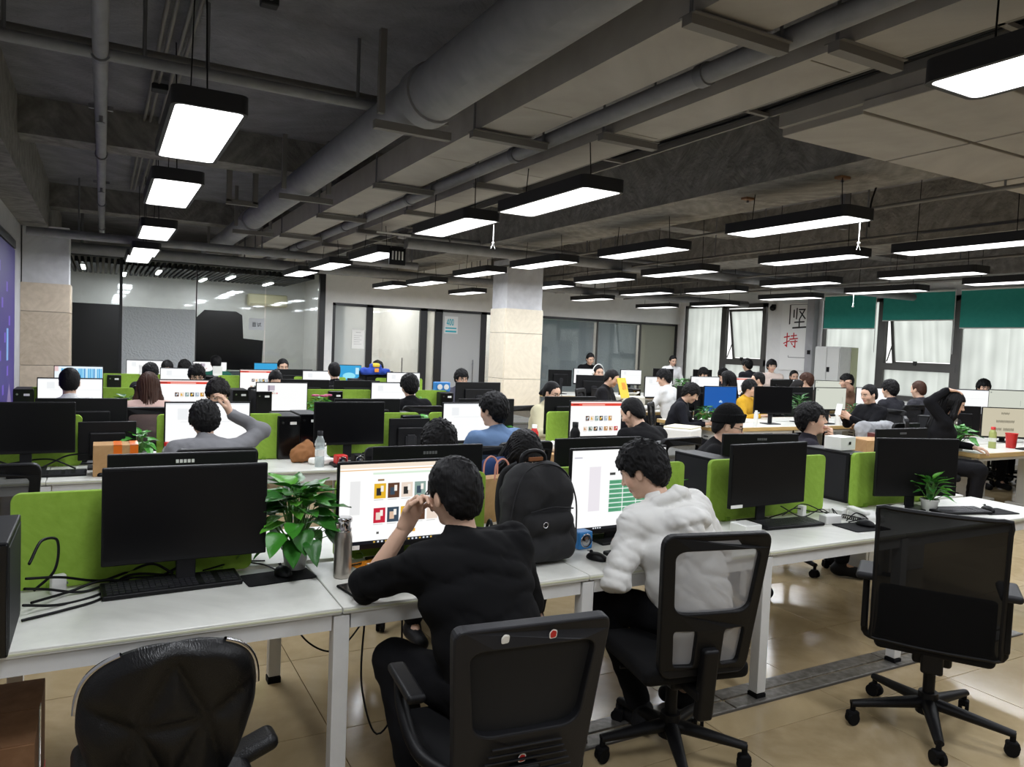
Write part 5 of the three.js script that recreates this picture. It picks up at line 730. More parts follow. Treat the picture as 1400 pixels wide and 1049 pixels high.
person({ x: 10.75, z: -8.95, ry: PI + .4, label: 'person with short brown hair turned away by the pale young man', hair: 'shaggy', hc: 'brown', top: 0x46403c, pose: tall });
person({ x: 12.6, z: -10.95, ry: -.5, label: 'dark head before the white cabinet', hair: 'short', top: 0x2b2b2e, pose: tall });
person({ x: 11.8, z: -8.95, ry: PI + .8, label: 'person with raised elbow before the cabinet', hair: 'shaggy', top: 0x8a6a58, pose: { ...tall, lh: [.2, 1.3, .1], lpole: [1, .2, 0], ldir: [-.6, .4, -.3] } });
person({ x: 10.12, z: -8.75, ry: .95, label: 'woman in profile with tied hair and a white collar', hair: 'tail', hc: 'dark', top: 0x2a2f2a, pose: { ...upF, hp: .02, hy: .2 } });
person({ x: 8.85, z: -6.35, ry: -1.75, label: 'man in a dark hoodie holding up a white phone', hair: 'short', top: 0x101014, pose: { ...tall, seat: .52, hp: .18, lh: [.06, .98, .42], rh: [-.06, .98, .42], lup: [1, 0, 0], rup: [-1, 0, 0], hood: .5 } });
person({ x: 9.84, z: -6.75, ry: PI, label: 'person with dark hair behind the man holding a phone', hair: 'fringe', top: 0x2b2b30, pose: tall });
person({ x: 8.0, z: -4.95, ry: .62, label: 'woman in black with one hand on top of her long hair', hair: 'long', top: 0x0d0d10, pose: { seat: .54, lean: .08, hp: .3, fem: 1, rh: [-.06, 1.44, .06], rpole: [-.35, .35, -1], rdir: [.4, -.1, .9], rup: [0, 1, 0], rcurl: .3, lh: [.2, .82, .36] } });
person({ x: 10.6, z: -6.78, ry: PI, label: 'person whose hair shows behind the raised arm', hair: 'short', hc: 'brown', top: 0x3a3a3f, pose: { ...tall, lean: .1 } });
person({ x: 12.4, z: -7.0, ry: -.7, label: 'person with a white mask and wavy fringe by the plain window', hair: 'fringe', top: 0xdcdcdc, pose: { ...tall, seat: .6 } });
person({ x: 11.1, z: -6.3, ry: -.4, label: 'head bowed low before the plain window', hair: 'short', top: 0x6a4d42, pose: { lean: .3, hp: .5, seat: .5 } }); person({ x: 11.62, z: -6.28, ry: .4, label: 'second head bowed low next to the first before the plain window', hair: 'fringe', top: 0x6a4d42, pose: { lean: .3, hp: .5, seat: .5 } });
person({ x: 12.3, z: -6.2, ry: -1.3, label: 'man in a grey jacket facing the pale screen near the plain window', hair: 'short', top: 0x55575a, pose: { ...tall, seat: .6 } });

// ================= THINGS ON AND AROUND THE DESKS =================
function keyboard(x, z, ry, label, w = .44) { make('kb' + w, t => {
  part('case', M.black, t, rb(w, .018, .15, .006, 0, .0135, 0, .05));
  const ks = []; for (let r = 0; r < 6; r++) for (let i = 0; i < 22; i++) { if ((r === 0 && i > 17) || (r === 5 && i > 4 && i < 10 && i !== 7) || i === 15 || i === 18) continue; ks.push(bx((r === 5 && i === 7) ? w * .2 : w * .036, .008, .017, -w * .47 + (i + .5) * w * .0428, .023 - r * .0011, -.058 + r * .0225)); }
  part('keys', M.keycap, t, ...ks).userData.kind = 'stuff'; }, 'keyboard', label, 'keyboard', x, DH, z, ry); }
function mouse(x, z, ry, label, y = DH) { make('mouse', t => { part('shell', M.black, t, once('mouseg', () => { const f = new Field([-.05, -.01, -.07], [.05, .05, .07], .004); f.ell([0, .006, 0], [.031, .031, .054], .01); f.cut((x, y, z) => y - .002, .004); return f.mesh(); })); part('wheel', M.darkGrey, t, cy(.008, .008, .006, 0, .034, -.03, 0, 0, PI / 2)); part('button_seam', M.darkGrey, t, bx(.001, .003, .045, 0, .034, -.028)); }, 'mouse', label, 'mouse', x, y, z, ry); }
function pad(x, z, ry, w, d, label) { const t = thing('mouse_pad', label, 'mouse pad', x, DH, z, ry); part('sheet', M.blackMatte, t, mv(ext(roundShape(w, d, .015), .004), 0, .003, 0, PI / 2)); }
keyboard(.245, -3.06, .06, 'black keyboard in front of the large switched-off monitor', .48); keyboard(3.46, -2.985, -.06, 'black keyboard in front of the stickered switched-off monitor', .44); keyboard(4.9, -2.86, -.25, 'black keyboard beside the white potted plant near desk end', .4); keyboard(1.14, -2.76, .02, 'black keyboard under the hands of the black hoodie man', .4); keyboard(2.28, -2.78, .1, 'black keyboard under the hands of the white hoodie man', .42);
pad(.63, -3.04, .1, .27, .15, 'black mouse pad beside the potted pothos and long keyboard'); mouse(.65, -3.05, .2, 'black mouse on the pad beside the pothos', DH + .005); pad(3.86, -2.8, -.1, .27, .19, 'black mouse pad with coiled cable beside the white adapter'); mouse(3.9, -2.8, .3, 'black mouse on the pad with coiled cable', DH + .005); pad(5.18, -2.79, -.2, .26, .17, 'black mouse pad at the desk end'); mouse(5.13, -2.8, -.4, 'black mouse on the pad at the desk end', DH + .005); mouse(2.0, -2.79, .4, 'black mouse between backpack and blue speaker');
keyboard(-.3, -5.68, 0, 'black keyboard by the taped carton'); mouse(.0, -5.6, 0, 'black mouse by the taped carton'); keyboard(1.75, -5.6, 0, 'black keyboard by the red speaker');

// leafy plants: every leaf of the two near ones is its own part
const leafGeo = k => once('leaf' + k, () => { const P = [], I = [], n = 9; const L = 1, W = [.36, .42, .3][k]; for (let i = 0; i <= n; i++) { const t = i / n, w = W * Math.pow(Math.sin(Math.PI * Math.pow(t, .62)), .85) * (1 - t * .25), y = -.28 * t * t + .05 * Math.sin(t * 5 + k); for (const u of [-1, -.5, 0, .5, 1]) P.push(u * w, y + Math.abs(u) * w * .3 + (u ? 0 : -.01) + .02 * Math.sin(t * 9 + u * 2 + k), t * L); } for (let i = 0; i < n; i++) for (let j = 0; j < 4; j++) { const a = i * 5 + j; I.push(a, a + 5, a + 1, a + 1, a + 5, a + 6); } const g = new THREE.BufferGeometry(); g.setAttribute('position', new THREE.Float32BufferAttribute(P, 3)); g.setIndex(I); g.computeVertexNormals(); const uv = new Float32Array(P.length / 3 * 2); for (let i = 0; i < P.length / 3; i++) { uv[2 * i] = P[3 * i] * .1; uv[2 * i + 1] = P[3 * i + 2] * .1; } g.setAttribute('uv', new THREE.BufferAttribute(uv, 2)); return g; });
function plant(x, z, o, label) {
  const { n = 30, r = .14, h = .2, s = .11, pot = M.potGrey, ph = .1, pr = .055, y = DH, single = false, sharp = false, seed = 1 } = o; let q = seed * 7919; const R = () => ((q = (q * 16807) % 2147483647) / 2147483647);
  const t = thing('potted_plant', label, 'plant', x, y, z);
  part('pot', pot, t, lat([[.001, 0], [pr * .75, 0], [pr, ph], [pr * 1.06, ph], [pr * 1.06, ph - .012], [pr * .9, ph - .015], [.001, ph - .02]], 20)); part('soil', M.soil, t, cy(pr * .9, pr * .9, .01, 0, ph - .014, 0));
  const far = [], stems = [];
  for (let i = 0; i < n; i++) {
    const a = i * 2.399 + R() * .6, lv = Math.pow((i + .5) / n, .8), rad = r * (1 - lv * .75) * (.35 + .5 * R()), yy = ph + .02 + h * (lv * .8 + .15 * R()), L = s * (.65 + .6 * R()) * (1 - .25 * lv), k = i % 3;
    const e = new THREE.Euler(sharp ? -.9 + .9 * (1 - lv) : -.75 * lv + .25 * R() + (lv < .3 ? .35 : 0), a, (R() - .5) * .5, 'YXZ'), p = V(Math.sin(a) * rad, yy, Math.cos(a) * rad), m = new THREE.Matrix4().compose(p, new THREE.Quaternion().setFromEuler(e), V(sharp ? L * .55 : L, L, L));
    stems.push(bar([Math.sin(a) * .012, ph - .01, Math.cos(a) * .012], A3(p), .0028, .002, 5));
    if (single) { const o2 = new THREE.Mesh(leafGeo(k), M.leaf[(i + seed) % 4]); o2.name = 'leaf'; o2.applyMatrix4(m); t.add(o2); } else far.push(leafGeo(k).clone().applyMatrix4(m));
  }
  part('stems', M.stem, t, ...stems).userData.kind = 'stuff';
  if (!single) part('foliage', M.leaf[(seed) % 4], t, ...far).userData.kind = 'stuff';
}
plant(.715, -3.13, { n: 78, r: .2, h: .25, s: .15, ph: .1, pr: .055, single: true, seed: 3 }, 'leafy green pothos in a pale grey pot beside the steel bottle');
plant(4.75, -2.96, { n: 38, r: .15, h: .12, s: .11, ph: .08, pr: .055, pot: M.whitePlastic, single: true, sharp: true, seed: 5 }, 'leafy green plant in a white pot beside the empty mesh chair');
for (const [x, z, o, l] of [[3.0, -3.5, { n: 24, h: .1 }, 'low green plant beside the tower at the white hoodie'], [.08, -9.05, { n: 26, h: .2, r: .16 }, 'green plant with reddish bloom by the blue striped screen'], [.22, -8.7, { n: 26, h: .16, r: .15 }, 'leafy plant by the golden tin'], [.24, -5.95, { n: 18, h: .12 }, 'small plant with a white cord by the taped carton'], [2.22, -8.7, { n: 34, h: .16, r: .2, s: .12 }, 'flowering plant with pink petals beside the product photo screen'], [3.5, -8.75, { n: 26, h: .16, r: .16 }, 'plant beside the shaggy haired man in black'], [2.5, -6.3, { n: 22, h: .2, r: .15, s: .14 }, 'trailing pale plant by the small monitor back'], [1.95, -14.4, { n: 20, h: .2, r: .16 }, 'plant in a pot before the dark sheets on the glass'], [3.3, -6.2, { n: 18, h: .1 }, 'small plant by the woman with glasses'], [7.0, -7.45, { n: 30, h: .16, r: .15, s: .12, pot: M.whitePlastic }, 'plant in a white pot on the oak desk corner'], [8.95, -7.6, { n: 26, h: .2, r: .14, sharp: true, s: .16, ph: .18 }, 'spiky plant by the woman in profile'], [8.4, -4.95, { n: 34, h: .16, r: .2, s: .14 }, 'dark leafy plant by the desk with the red cup'], [9.05, -10.3, { n: 30, h: .3, r: .2, s: .16, ph: .2 }, 'tall plant in the row behind the blue screen'], [9.85, -7.4, { n: 22, h: .18, r: .12, sharp: true }, 'small plant by the pale green screen']]) plant(x, z, { ...o, seed: Math.round(x * 31 - z * 17) }, l);
for (const [x, z] of [[2.16, -8.66], [2.32, -8.72], [2.24, -8.6]]) make('bloom', t => { for (let i = 0; i < 6; i++) part('petal', mat(0xb0456a, .6), t, sp(.024, .026 * Math.cos(i * 1.05), 0, .026 * Math.sin(i * 1.05), 1, .5, 1, 8)); part('stalk', M.stem, t, bar([0, 0, 0], [0, -.22, 0], .003, .003, 5)); }, 'flower', 'pink flower on the plant beside the product photo screen', 'flower', x, 1.06, z, 0, 'pink flowers');

{ // steel bottle, phone, book
  let t = thing('steel_bottle', 'brushed steel insulated bottle standing beside the phone', 'bottle', .865, DH, -2.955);
  part('body', M.brushed, t, lat([[.001, 0], [.034, 0], [.036, .006], [.036, .025], [.0345, .028], [.036, .031], [.036, .165], [.031, .185], [.031, .19]], 28)); part('cap', M.chrome, t, lat([[.031, .19], [.033, .193], [.033, .2], [.029, .206], [.029, .228], [.034, .23], [.034, .243], [.031, .246], [.001, .246]], 28)); part('clip', M.brushed, t, rb(.012, .02, .03, .004, -.03, .215, .01));
  t = thing('phone', 'black smartphone lying on the desk edge beside the bottle', 'phone', .86, DH, -2.765, .18); part('case', M.black, t, rb(.078, .009, .16, .004, 0, .005, 0)); part('glass', mat(0x0b0c0f, .06), t, rb(.074, .002, .154, .001, 0, .01, 0)); part('camera', M.darkGrey, t, cy(.006, .006, .002, -.02, .0112, -.06));
  t = thing('notebook', 'orange covered notebook beside the hands of the black hoodie man', 'book', 1.03, DH, -2.99, .35); part('pages', M.paper, t, bx(.15, .012, .21, 0, .007, 0)); part('cover', mat(0xffffff, .5, { map: patchy(.85, .52, .12, .12, 5, 3) }), t, rb(.155, .003, .215, .001, 0, .0145, 0)); part('page_print', M.paper, t, bx(.07, .001, .03, .02, .0165, -.05));
}
{ // backpack: soft body with pocket, handle, straps and zips
  const t = thing('backpack', 'black fabric backpack standing on the desk between two monitors', 'backpack', 1.74, DH, -2.9, .1); t.scale.set(.97, .95, .97);
  const f = new Field([-.26, -.02, -.2], [.26, .56, .22], .0085);
  f.cap([-.1, .09, 0], [.1, .09, 0], .1, .1, .05).cap([-.09, .3, -.01], [.09, .3, -.01], .095, .095, .08).cap([-.06, .39, -.02], [.06, .39, -.02], .075, .075, .08); f.cap([-.11, .1, 0], [-.08, .36, -.01], .095, .085, .06).cap([.11, .1, 0], [.08, .36, -.01], .095, .085, .06);
  f.cut((x, y, z) => y - .005, .02); f.mod((x, y, z) => .012 * noise.noise(x * 11, y * 13, z * 11) + .006 * (1 - Math.abs(noise.noise(x * 22 + 5, y * 16, z * 22))));
  const bag = mat(0x0d0d10, .75, { bumpMap: weave, bumpScale: .002 }); part('body', bag, t, f.mesh());
  const p = new Field([-.2, -.02, 0], [.2, .33, .22], .0085); p.cap([-.09, .07, .08], [.09, .07, .08], .06, .06, .04).cap([-.085, .2, .075], [.085, .2, .075], .055, .055, .06); p.cut((x, y, z) => y - .008, .02); p.mod((x, y, z) => .01 * noise.noise(x * 14, y * 14, z * 14)); part('front_pocket', bag, t, p.mesh());
  part('handle', M.black, t, tb([[-.07, .44, -.05], [-.06, .495, -.05], [0, .515, -.05], [.06, .495, -.05], [.07, .44, -.05]], .011, 20, 8)); part('zip', M.darkGrey, t, tb([[-.19, .12, .06], [-.175, .3, .06], [-.11, .43, .045], [0, .465, .035], [.11, .43, .045], [.175, .3, .06], [.19, .12, .06]], .004, 40, 5)); part('zip', M.darkGrey, t, tb([[-.12, .26, .115], [0, .275, .12], [.12, .26, .115]], .004, 20, 5));
  for (const s of [1, -1]) part('shoulder_strap', bag, t, tb([[s * .06, .45, -.08], [s * .1, .4, -.14], [s * .12, .25, -.15], [s * .11, .1, -.12]], .018, 20, 8)); part('side_pocket', bag, t, rb(.05, .16, .12, .02, -.2, .1, .0)); part('ring', M.chrome, t, put(new THREE.TorusGeometry(.013, .003, 6, 16), -.05, .2, .135)); part('tag', M.brown, t, rb(.08, .02, .012, .004, .0, .478, -.03));
}
{ // small electronics near the white hoodie man
  const spk = (x, z, m, label, y = DH) => { const t = thing('speaker', label, 'speaker', x, y, z, .1); part('cabinet', m, t, rb(.085, .085, .085, .008, 0, .043, 0)); part('cone', M.chrome, t, lat([[.001, .004], [.012, .006], [.026, .0], [.03, .006], [.034, .002]], 20, 0, .043, .042, PI / 2)); part('dust_cap', M.steel, t, sp(.012, 0, .043, .044, 1, 1, .5, 10)); };
  spk(2.05, -3.0, M.blue, 'small blue desk speaker with round silver cone beside the backpack'); spk(1.6, -5.6, M.red, 'small red desk speaker beside the switched-off monitor'); spk(1.74, -5.62, M.black, 'small black desk speaker beside the red one'); spk(1.84, -5.66, M.black, 'second small black desk speaker by the red one');
  let t = thing('earphone_case', 'small black headset lying by the backpack and monitor', 'headset', 1.56, DH, -3.02); part('ear_cup', M.blackGloss, t, sp(.035, 0, .036, 0, 1, 1, .6)); part('ear_cup', M.blackGloss, t, sp(.035, .02, .036, -.09, 1, 1, .6)); part('headband', M.black, t, tb([[0, .05, 0], [.02, .14, -.02], [.03, .15, -.06], [.02, .06, -.09]], .008, 16, 6));
  const adapter = (x, y, z, ry, label, w = .07, h = .045, d = .05) => { const t = thing('power_adapter', label, 'adapter', x, y, z, ry); part('body', M.whitePlastic, t, rb(w, h, d, .006, 0, h / 2, 0)); part('plug', M.steel, t, bx(.004, .008, .014, w / 2 + .004, h / 2, 0)); };
  adapter(-.13, DH, -3.13, .3, 'white plug adapter leaning by the green screen', .05, .07, .03); adapter(3.77, DH, -2.94, -.1, 'white power adapter box beside the keyboard', .12, .05, .06); adapter(3.98, DH, -3.05, .4, 'white charger block beside the coiled cable', .12, .05, .08); adapter(3.74, DH, -3.12, .2, 'small white power plug upright by the monitor base', .04, .07, .04); adapter(3.1, DH, -2.95, 0, 'stack of white paper boxes beside the sweatshirt sleeve', .12, .05, .12); adapter(4.5, DH, -3.02, .2, 'white card box beside the potted plant', .13, .04, .05);
  t = thing('desk_phone', 'white telephone with coiled black cord beside the mouse pad', 'telephone', 4.08, DH, -2.93, -.3); part('body', M.whitePlastic, t, rb(.17, .04, .13, .012, 0, .02, 0, .12)); part('handset', M.whitePlastic, t, rb(.05, .03, .17, .014, -.055, .055, 0)); part('cord', M.black, t, tb(Array.from({ length: 60 }, (_, i) => [-.1 - i * .001 + .012 * Math.cos(i * 1.3), .018 + .012 * Math.sin(i * 1.3), .08 - i * .0024]), .0025, 160, 4));
}
{ // cables
  const cab = (label, list, r = .0035) => { const t = thing('cable_tangle', label, 'cables'); for (const pts of list) part('cable', M.black, t, tb(pts, r, 60, 5)); };
  const y = DH + .006;
  cab('tangle of black cables between the tower and the long keyboard', [[[-.2, .95, -2.85], [-.17, 1.0, -2.95], [-.13, .98, -3.02], [-.14, .86, -3.06], [-.2, .8, -3.05]], [[-.22, .84, -2.95], [-.16, .8, -3.05], [-.05, y, -3.1], [.08, y + .02, -3.14], [.2, y + .01, -3.16]], [[-.22, .8, -2.9], [-.12, y, -2.98], [0, y, -3.05], [.1, y + .03, -3.15], [.26, y, -3.19]], [[-.2, .79, -2.95], [-.1, y + .01, -3.08], [.02, y + .03, -3.12], [.14, y, -3.13], [.3, y + .04, -3.2]], [[-.22, y, -2.86], [-.1, y, -2.92], [.0, y, -2.99], [.04, y + .01, -3.1]], [[.02, y + .02, -3.15], [.1, y + .03, -3.2], [.18, y + .06, -3.17], [.25, y + .03, -3.12]], [[-.22, .86, -3.0], [-.12, .83, -3.08], [-.02, y + .02, -3.16], [.1, y, -3.19]]], .005);
  cab('thin black cable from the monitor to the mouse pad', [[[.36, y + .02, -3.15], [.5, y + .02, -3.22], [.6, y, -3.22], [.64, y, -3.12]], [[.36, y, -3.2], [.48, y + .01, -3.26], [.62, y, -3.27]]]);
  cab('black cables gathered under the shop page screen', [[[.86, y, -3.06], [.95, y + .02, -3.02], [1.0, y, -3.1], [1.1, y, -3.12]], [[.88, y + .08, -3.03], [.86, y + .04, -3.0], [.88, y, -2.98], [.93, y, -3.05]]]);
  cab('black cables tangled behind the keyboard of the stickered monitor', [[[3.55, y + .02, -3.1], [3.68, y + .05, -3.12], [3.78, y + .03, -3.1], [3.92, y + .02, -3.06]], [[3.5, y, -3.15], [3.65, y + .03, -3.14], [3.8, y + .06, -3.16], [3.95, y, -3.1]], [[3.6, y + .06, -3.16], [3.72, y, -3.1], [3.85, y + .04, -3.08], [4.0, y, -3.14]], [[3.9, y, -2.93], [3.95, y + .05, -2.9], [4.0, y + .02, -2.86], [3.92, y + .03, -2.84], [3.88, y, -2.9]], [[3.82, y + .04, -2.95], [3.86, y + .06, -3.0], [3.92, y, -2.98]]]);
  cab('black cable loops hanging below the desk beside the quilted chair', [[[.72, .72, -3.3], [.78, .42, -3.25], [.9, .35, -3.2], [1.0, .5, -3.1], [1.04, .7, -3.05]], [[.9, .7, -2.75], [.88, .4, -2.7], [.94, .22, -2.68], [1.02, .3, -2.7], [1.05, .7, -2.75]]], .004);
  cab('dark cables on the row with the taped carton', [[[-.7, y, -5.95], [-.5, y + .04, -5.98], [-.3, y + .06, -5.95], [-.15, y, -5.9]], [[-.6, y + .05, -6], [-.4, y, -5.9], [-.2, y + .08, -5.96], [-.08, y + .1, -5.9]], [[-.75, y + .06, -5.9], [-.66, y, -5.85], [-.5, y + .03, -5.92]]], .006);
}
{ // cartons, bags and bottles
  const carton = (x, y, z, ry, w, h, d, label, m = M.cardboard, tape) => { const t = thing('carton', label, 'box', x, y, z, ry); part('box', m, t, rb(w, h, d, .003, 0, h / 2, 0)); part('flap', m, t, bx(w * .998, .004, d * .49, 0, h + .002, d * .25)); part('flap', m, t, bx(w * .998, .004, d * .49, 0, h + .002, -d * .25)); if (tape) { for (const s of tape) part('tape', M.tape, t, bx(.05, .004, d + .004, s * w, h + .005, 0), bx(.05, h * .5, .002, s * w, h * .75, d / 2 + .001)); } return t; };
  carton(.085, DH, -5.66, 0, .26, .2, .2, 'brown carton sealed with orange tape before the low monitor', M.cardboard, [.05, .42]);
  const b0 = carton(-.45, 0, -2.95, 0, .56, .42, .5, 'dark brown carton on the floor under the desk end', M.cardDark); part('print_band', M.red, b0, bx(.565, .06, .505, 0, .08, 0)); part('tape', M.clearPlastic, b0, bx(.06, .004, .505, 0, .428, 0), bx(.003, .3, .05, .282, .3, .05));
  carton(3.28, DH, -5.35, .15, .3, .08, .22, 'shallow brown carton by the man in the black jacket'); carton(5.55, DH - .02, -3.95, -.3, .34, .22, .26, 'open tan carton stacked near the chin resting man').position.y = .86;
  carton(5.85, .86, -4.05, -.2, .2, .24, .24, 'dark red carton next to the open tan one', mat(0x5a1f16, .7));
  const st = thing('low_cabinet', 'low cabinet under the cartons beside the desk end', 'cabinet', 5.7, 0, -4.0); part('body', M.white, st, rb(.75, .86, .4, .006, 0, .43, 0)); part('drawer', M.whiteMetal, st, rb(.7, .24, .01, .004, 0, .68, .203)); part('drawer', M.whiteMetal, st, rb(.7, .24, .01, .004, 0, .42, .203)); part('drawer', M.whiteMetal, st, rb(.7, .24, .01, .004, 0, .16, .203));
    const wb = thing('white_box', 'white cardboard box with black mark on the tower', 'box', 4.5, DH + .341, -3.47, .1); part('box', M.paper, wb, rb(.17, .09, .13, .003, 0, .046, 0)); part('mark', M.black, wb, bx(.02, .02, .002, .01, .05, .0705));
  const bag = thing('paper_bag', 'brown paper bag with two cord handles behind the green screen', 'bag', 1.92, DH, -3.66, .2); part('bag', M.cardboard, bag, mv(ext(poly([[-.15, 0], [.15, 0], [.14, .24], [-.14, .24]]), .1), 0, 0, 0)); for (const s of [1, -1]) part('handle', mat(0xc98a78, .7), bag, tb([[-.05, .23, s * .05], [-.04, .32, s * .05], [0, .345, s * .05], [.04, .32, s * .05], [.05, .23, s * .05]], .005, 16, 6));
  const cb = thing('paper_bag', 'crumpled brown paper bag beside the glass tumbler', 'bag', 1.38, DH, -5.85, .4); { const f = new Field([-.15, -.02, -.12], [.15, .25, .12], .012); f.cap([-.05, .06, 0], [.05, .07, 0], .065, .055, .05).cap([0, .08, 0], [.03, .12, 0], .06, .05, .04); f.cut((x, y, z) => y - .003, .01); f.mod((x, y, z) => .018 * noise.noise(x * 25, y * 25, z * 25)); part('bag', mat(0x8f5f36, .85), cb, f.mesh()); part('wrapper', M.paper, cb, rb(.16, .05, .14, .02, .04, .026, .17)); }
  const tum = (x, z, h, r, m, cap, label, y = DH) => { const t = thing('bottle', label, 'bottle', x, y, z); part('body', m, t, lat([[.001, 0], [r, 0], [r, h * .72], [r * .6, h * .84], [r * .55, h * .88]], 18)); part('cap', cap, t, lat([[r * .6, h * .87], [r * .6, h], [.001, h]], 16)); part('band', M.paper, t, cy(r * 1.01, r * 1.01, h * .18, 0, h * .4, 0)); return t; };
  tum(1.44, -5.6, .27, .035, M.clearPlastic, M.darkGrey, 'clear tumbler with a dark lid on the white desk'); tum(.4, -5.62, .21, .035, M.clearPlastic, M.red, 'clear bottle with a red cap beside the grey hoodie man'); tum(3.65, -5.5, .32, .045, M.black, M.black, 'black insulated flask before the red banner screen'); tum(3.5, -5.95, .25, .04, M.red, M.paper, 'red drink bottle behind the shallow carton'); tum(9.15, -5.0, .25, .04, mat(0xa9b06a, .3), M.red, 'green tea bottle beside the cream letter screen'); tum(7.85, -7.4, .22, .03, M.whitePlastic, M.whitePlastic, 'white bottle before the man in yellow'); tum(.3, -8.6, .2, .05, M.orange, M.orange, 'golden tin beside the leafy plant'); tum(9.5, -7.38, .26, .04, M.paper, M.orange, 'white and orange drink cup near the pale green screen'); tum(7.15, -7.45, .1, .03, M.whitePlastic, M.whitePlastic, 'small white cup by the blue screen'); tum(.1, -5.9, .12, .035, M.whitePlastic, M.whitePlastic, 'white mug behind the taped carton'); tum(.16, -8.66, .22, .05, M.clearPlastic, M.whitePlastic, 'clear water jug by the leafy plant');
  const cup = thing('red_cup', 'red paper cup on the oak edged desk', 'cup', 9.45, DH, -4.95); part('cup', M.red, cup, lat([[.001, 0], [.05, 0], [.065, .17], [.068, .172], [.06, .168], [.046, .01], [.001, .008]], 22)); part('rim', M.red, cup, put(new THREE.TorusGeometry(.066, .004, 6, 24).rotateX(PI / 2), 0, .172, 0));
  const nb = thing('dark_notebook', 'dark notebook lying before the red cup', 'book', 9.5, DH, -4.78, .1); part('cover', M.black, nb, rb(.26, .015, .18, .003, 0, .0085, 0)); part('pages', M.paper, nb, bx(.25, .01, .175, .004, .0085, 0));
  const fl = thing('yellow_folder', 'yellow folder held up by the leaning man', 'folder', 6.6, 1.18, -8.75, .4); part('cover', M.yellow, fl, rb(.24, .3, .01, .003, 0, 0, 0, -.3)); part('emblem', M.orange, fl, rb(.1, .1, .002, .001, .02, .03, .0, -.3)); part('stand', M.cardDark, fl, bar([0, -.16, 0], [.0, -.42, -.55], .01));
  const pr = thing('printer', 'white desktop printer on a stand by the oak desk end', 'printer', 6.2, 0, -7.0, .5); part('body', M.whitePlastic, pr, rb(.4, .2, .36, .03, 0, .72, 0)); part('lid', mat(0xe9e4c8, .5), pr, rb(.38, .02, .34, .008, 0, .825, 0)); part('slot', M.darkGrey, pr, bx(.28, .02, .01, 0, .68, .181)); part('stand', M.whiteMetal, pr, rb(.36, .62, .32, .01, 0, .31, 0));
  const pr2 = thing('printer', 'cream printer with paper on the desk behind the blue screen', 'printer', 7.45, DH, -9.75); part('body', mat(0xd8d4c4, .5), pr2, rb(.46, .24, .36, .03, 0, .12, 0)); part('tray', M.paper, pr2, rb(.3, .01, .2, .004, .05, .25, -.05, -.4)); part('slot', M.darkGrey, pr2, bx(.3, .03, .01, 0, .12, .182));
  for (const [x, z, l] of [[.52, -11.7, 'white card holder on the desk by the plastic sheet row'], [1.5, -11.85, 'white card holder near the plaid shirt person'], [3.1, -14.4, 'white card holder before the dark post'], [11.3, -9.6, 'white card holder before the standing young man']]) { const t = thing('card_holder', l, 'sign', x, DH + (z < -11.6 && z > -12 ? .341 : 0), z, 0); part('card', M.paper, t, rb(.13, .13, .006, .002, 0, .08, 0, -.1)); part('foot', M.whitePlastic, t, bx(.1, .015, .06, 0, .008, 0)); }
  const toy = thing('toy_box', 'blue and cyan toy box with two round eyes on a computer tower', 'box', 4.12, DH + .341, -8.95); part('box', M.blue, toy, rb(.2, .12, .1, .008, 0, .061, 0)); part('eye', M.paper, toy, cy(.035, .035, .006, -.045, .06, .052, PI / 2)); part('eye', M.paper, toy, cy(.035, .035, .006, .045, .06, .052, PI / 2));
  toy.position.x = 3.85;
  const jk = thing('hanging_clothes', 'blue and yellow cloth bundle over the monitors by the black tee man', 'clothes', 3.9, DH + .46, -11.8); { const f = new Field([-.35, -.15, -.15], [.35, .25, .15], .014); f.cap([-.2, .0, 0], [.2, .0, 0], .06, .05, .05).cap([-.05, .08, 0], [.05, .08, 0], .05, .05, .03); f.mod((x, y, z) => .02 * noise.noise(x * 18, y * 18, z * 18)); part('bundle', mat(0x2546a8, .8), jk, f.mesh()); part('scarf', M.yellow, jk, rb(.12, .07, .1, .03, 0, .1, .02)); part('tag', M.orange, jk, rb(.07, .06, .02, .008, .0, .02, .07)); }
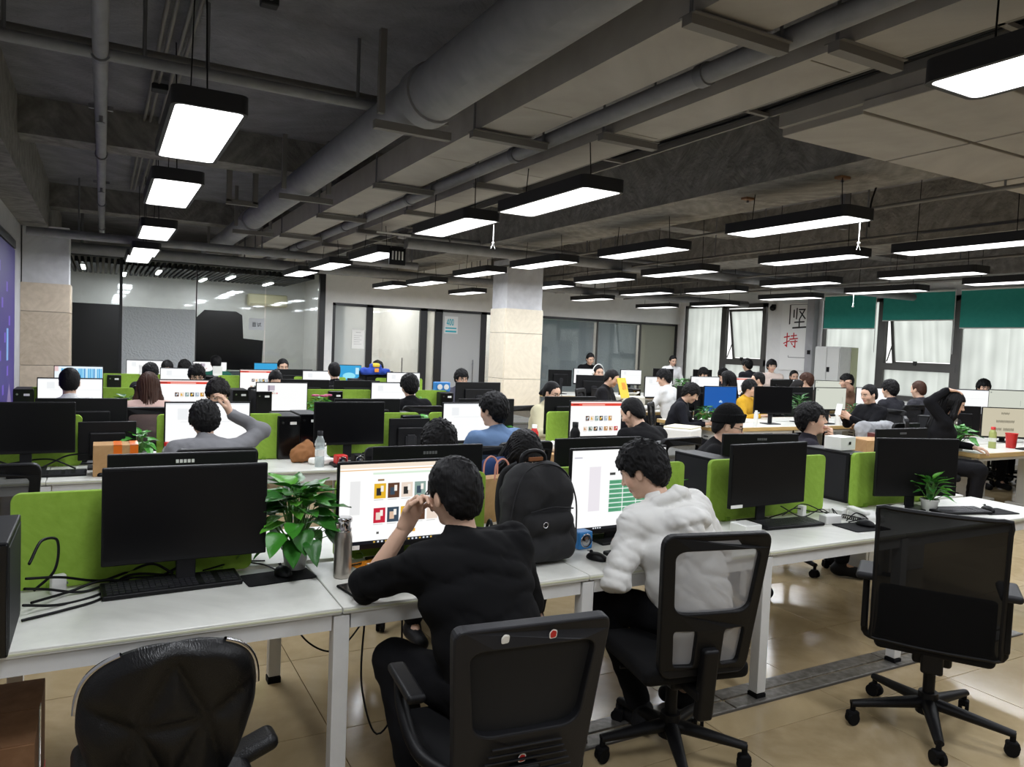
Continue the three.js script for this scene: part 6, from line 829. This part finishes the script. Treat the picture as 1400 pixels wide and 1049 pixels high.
  const cm = thing('coat_on_chair', 'grey fleece coat slung over a chair by the woman in black', 'coat', 8.0, .62, -5.72); { const f = new Field([-.35, -.3, -.25], [.35, .5, .25], .016); f.cap([-.2, .3, 0], [.2, .3, 0], .08, .08, .06).cap([-.2, .3, .02], [-.22, -.05, .06], .09, .07, .05).cap([.2, .3, .02], [.22, -.05, .06], .09, .07, .05); f.mod((x, y, z) => .02 * noise.noise(x * 20, y * 20, z * 20)); part('coat', mat(0x9a9b9e, .95, { bumpMap: weave, bumpScale: .003 }), cm, f.mesh()); }
  seatFor(8.0, -5.6, PI, 'black mesh desk chair with a grey fleece coat over its back');
  const bb = thing('black_bag', 'black bag on the desk behind the denim shirt man', 'bag', 3.28, DH, -6.35, .2); { const f = new Field([-.25, -.02, -.2], [.25, .5, .2], .014); f.cap([-.08, .1, 0], [.08, .1, 0], .1, .1, .05).cap([-.05, .26, 0], [.06, .32, 0], .1, .05, .06); f.cut((x, y, z) => y - .004, .02); f.mod((x, y, z) => .025 * noise.noise(x * 14, y * 14, z * 14)); part('bag', M.blackMatte, bb, f.mesh()); part('strap', M.black, bb, tb([[-.08, .3, .05], [0, .42, .05], [.08, .33, .05]], .012, 14, 6)); }
  const wp = thing('white_phone', 'white phone held up by the man in the dark hoodie', 'phone', 8.29, 1.08, -6.44, -1.3); part('case', M.whitePlastic, wp, rb(.075, .15, .009, .004, 0, 0, 0, -.4)); part('lens', M.darkGrey, wp, cy(.008, .008, .003, .02, .05, -.03, PI / 2 - .4));
  const tis = thing('tissue_box', 'crumpled white tissues in the shallow carton', 'tissues', 3.3, DH + .085, -5.4); { const f = new Field([-.14, -.03, -.1], [.16, .12, .1], .009); f.ell([-.05, .03, 0], [.06, .04, .05], .02).ell([.06, .04, .01], [.05, .05, .05], .02); f.mod((x, y, z) => .016 * noise.noise(x * 40, y * 40, z * 40)); part('tissue', M.paper, tis, f.mesh()); }
  seatFor(-.5, -4.75, PI, 'empty black mesh desk chair by the wall side of the second row');
  seatFor(5.9, -2.35, -2.2, 'black mesh desk chair partly hidden beyond the empty chair');
}

scene.traverse(o => { if (o.isMesh) { o.castShadow = true; o.receiveShadow = true; } });
renderer.render(scene, camera);
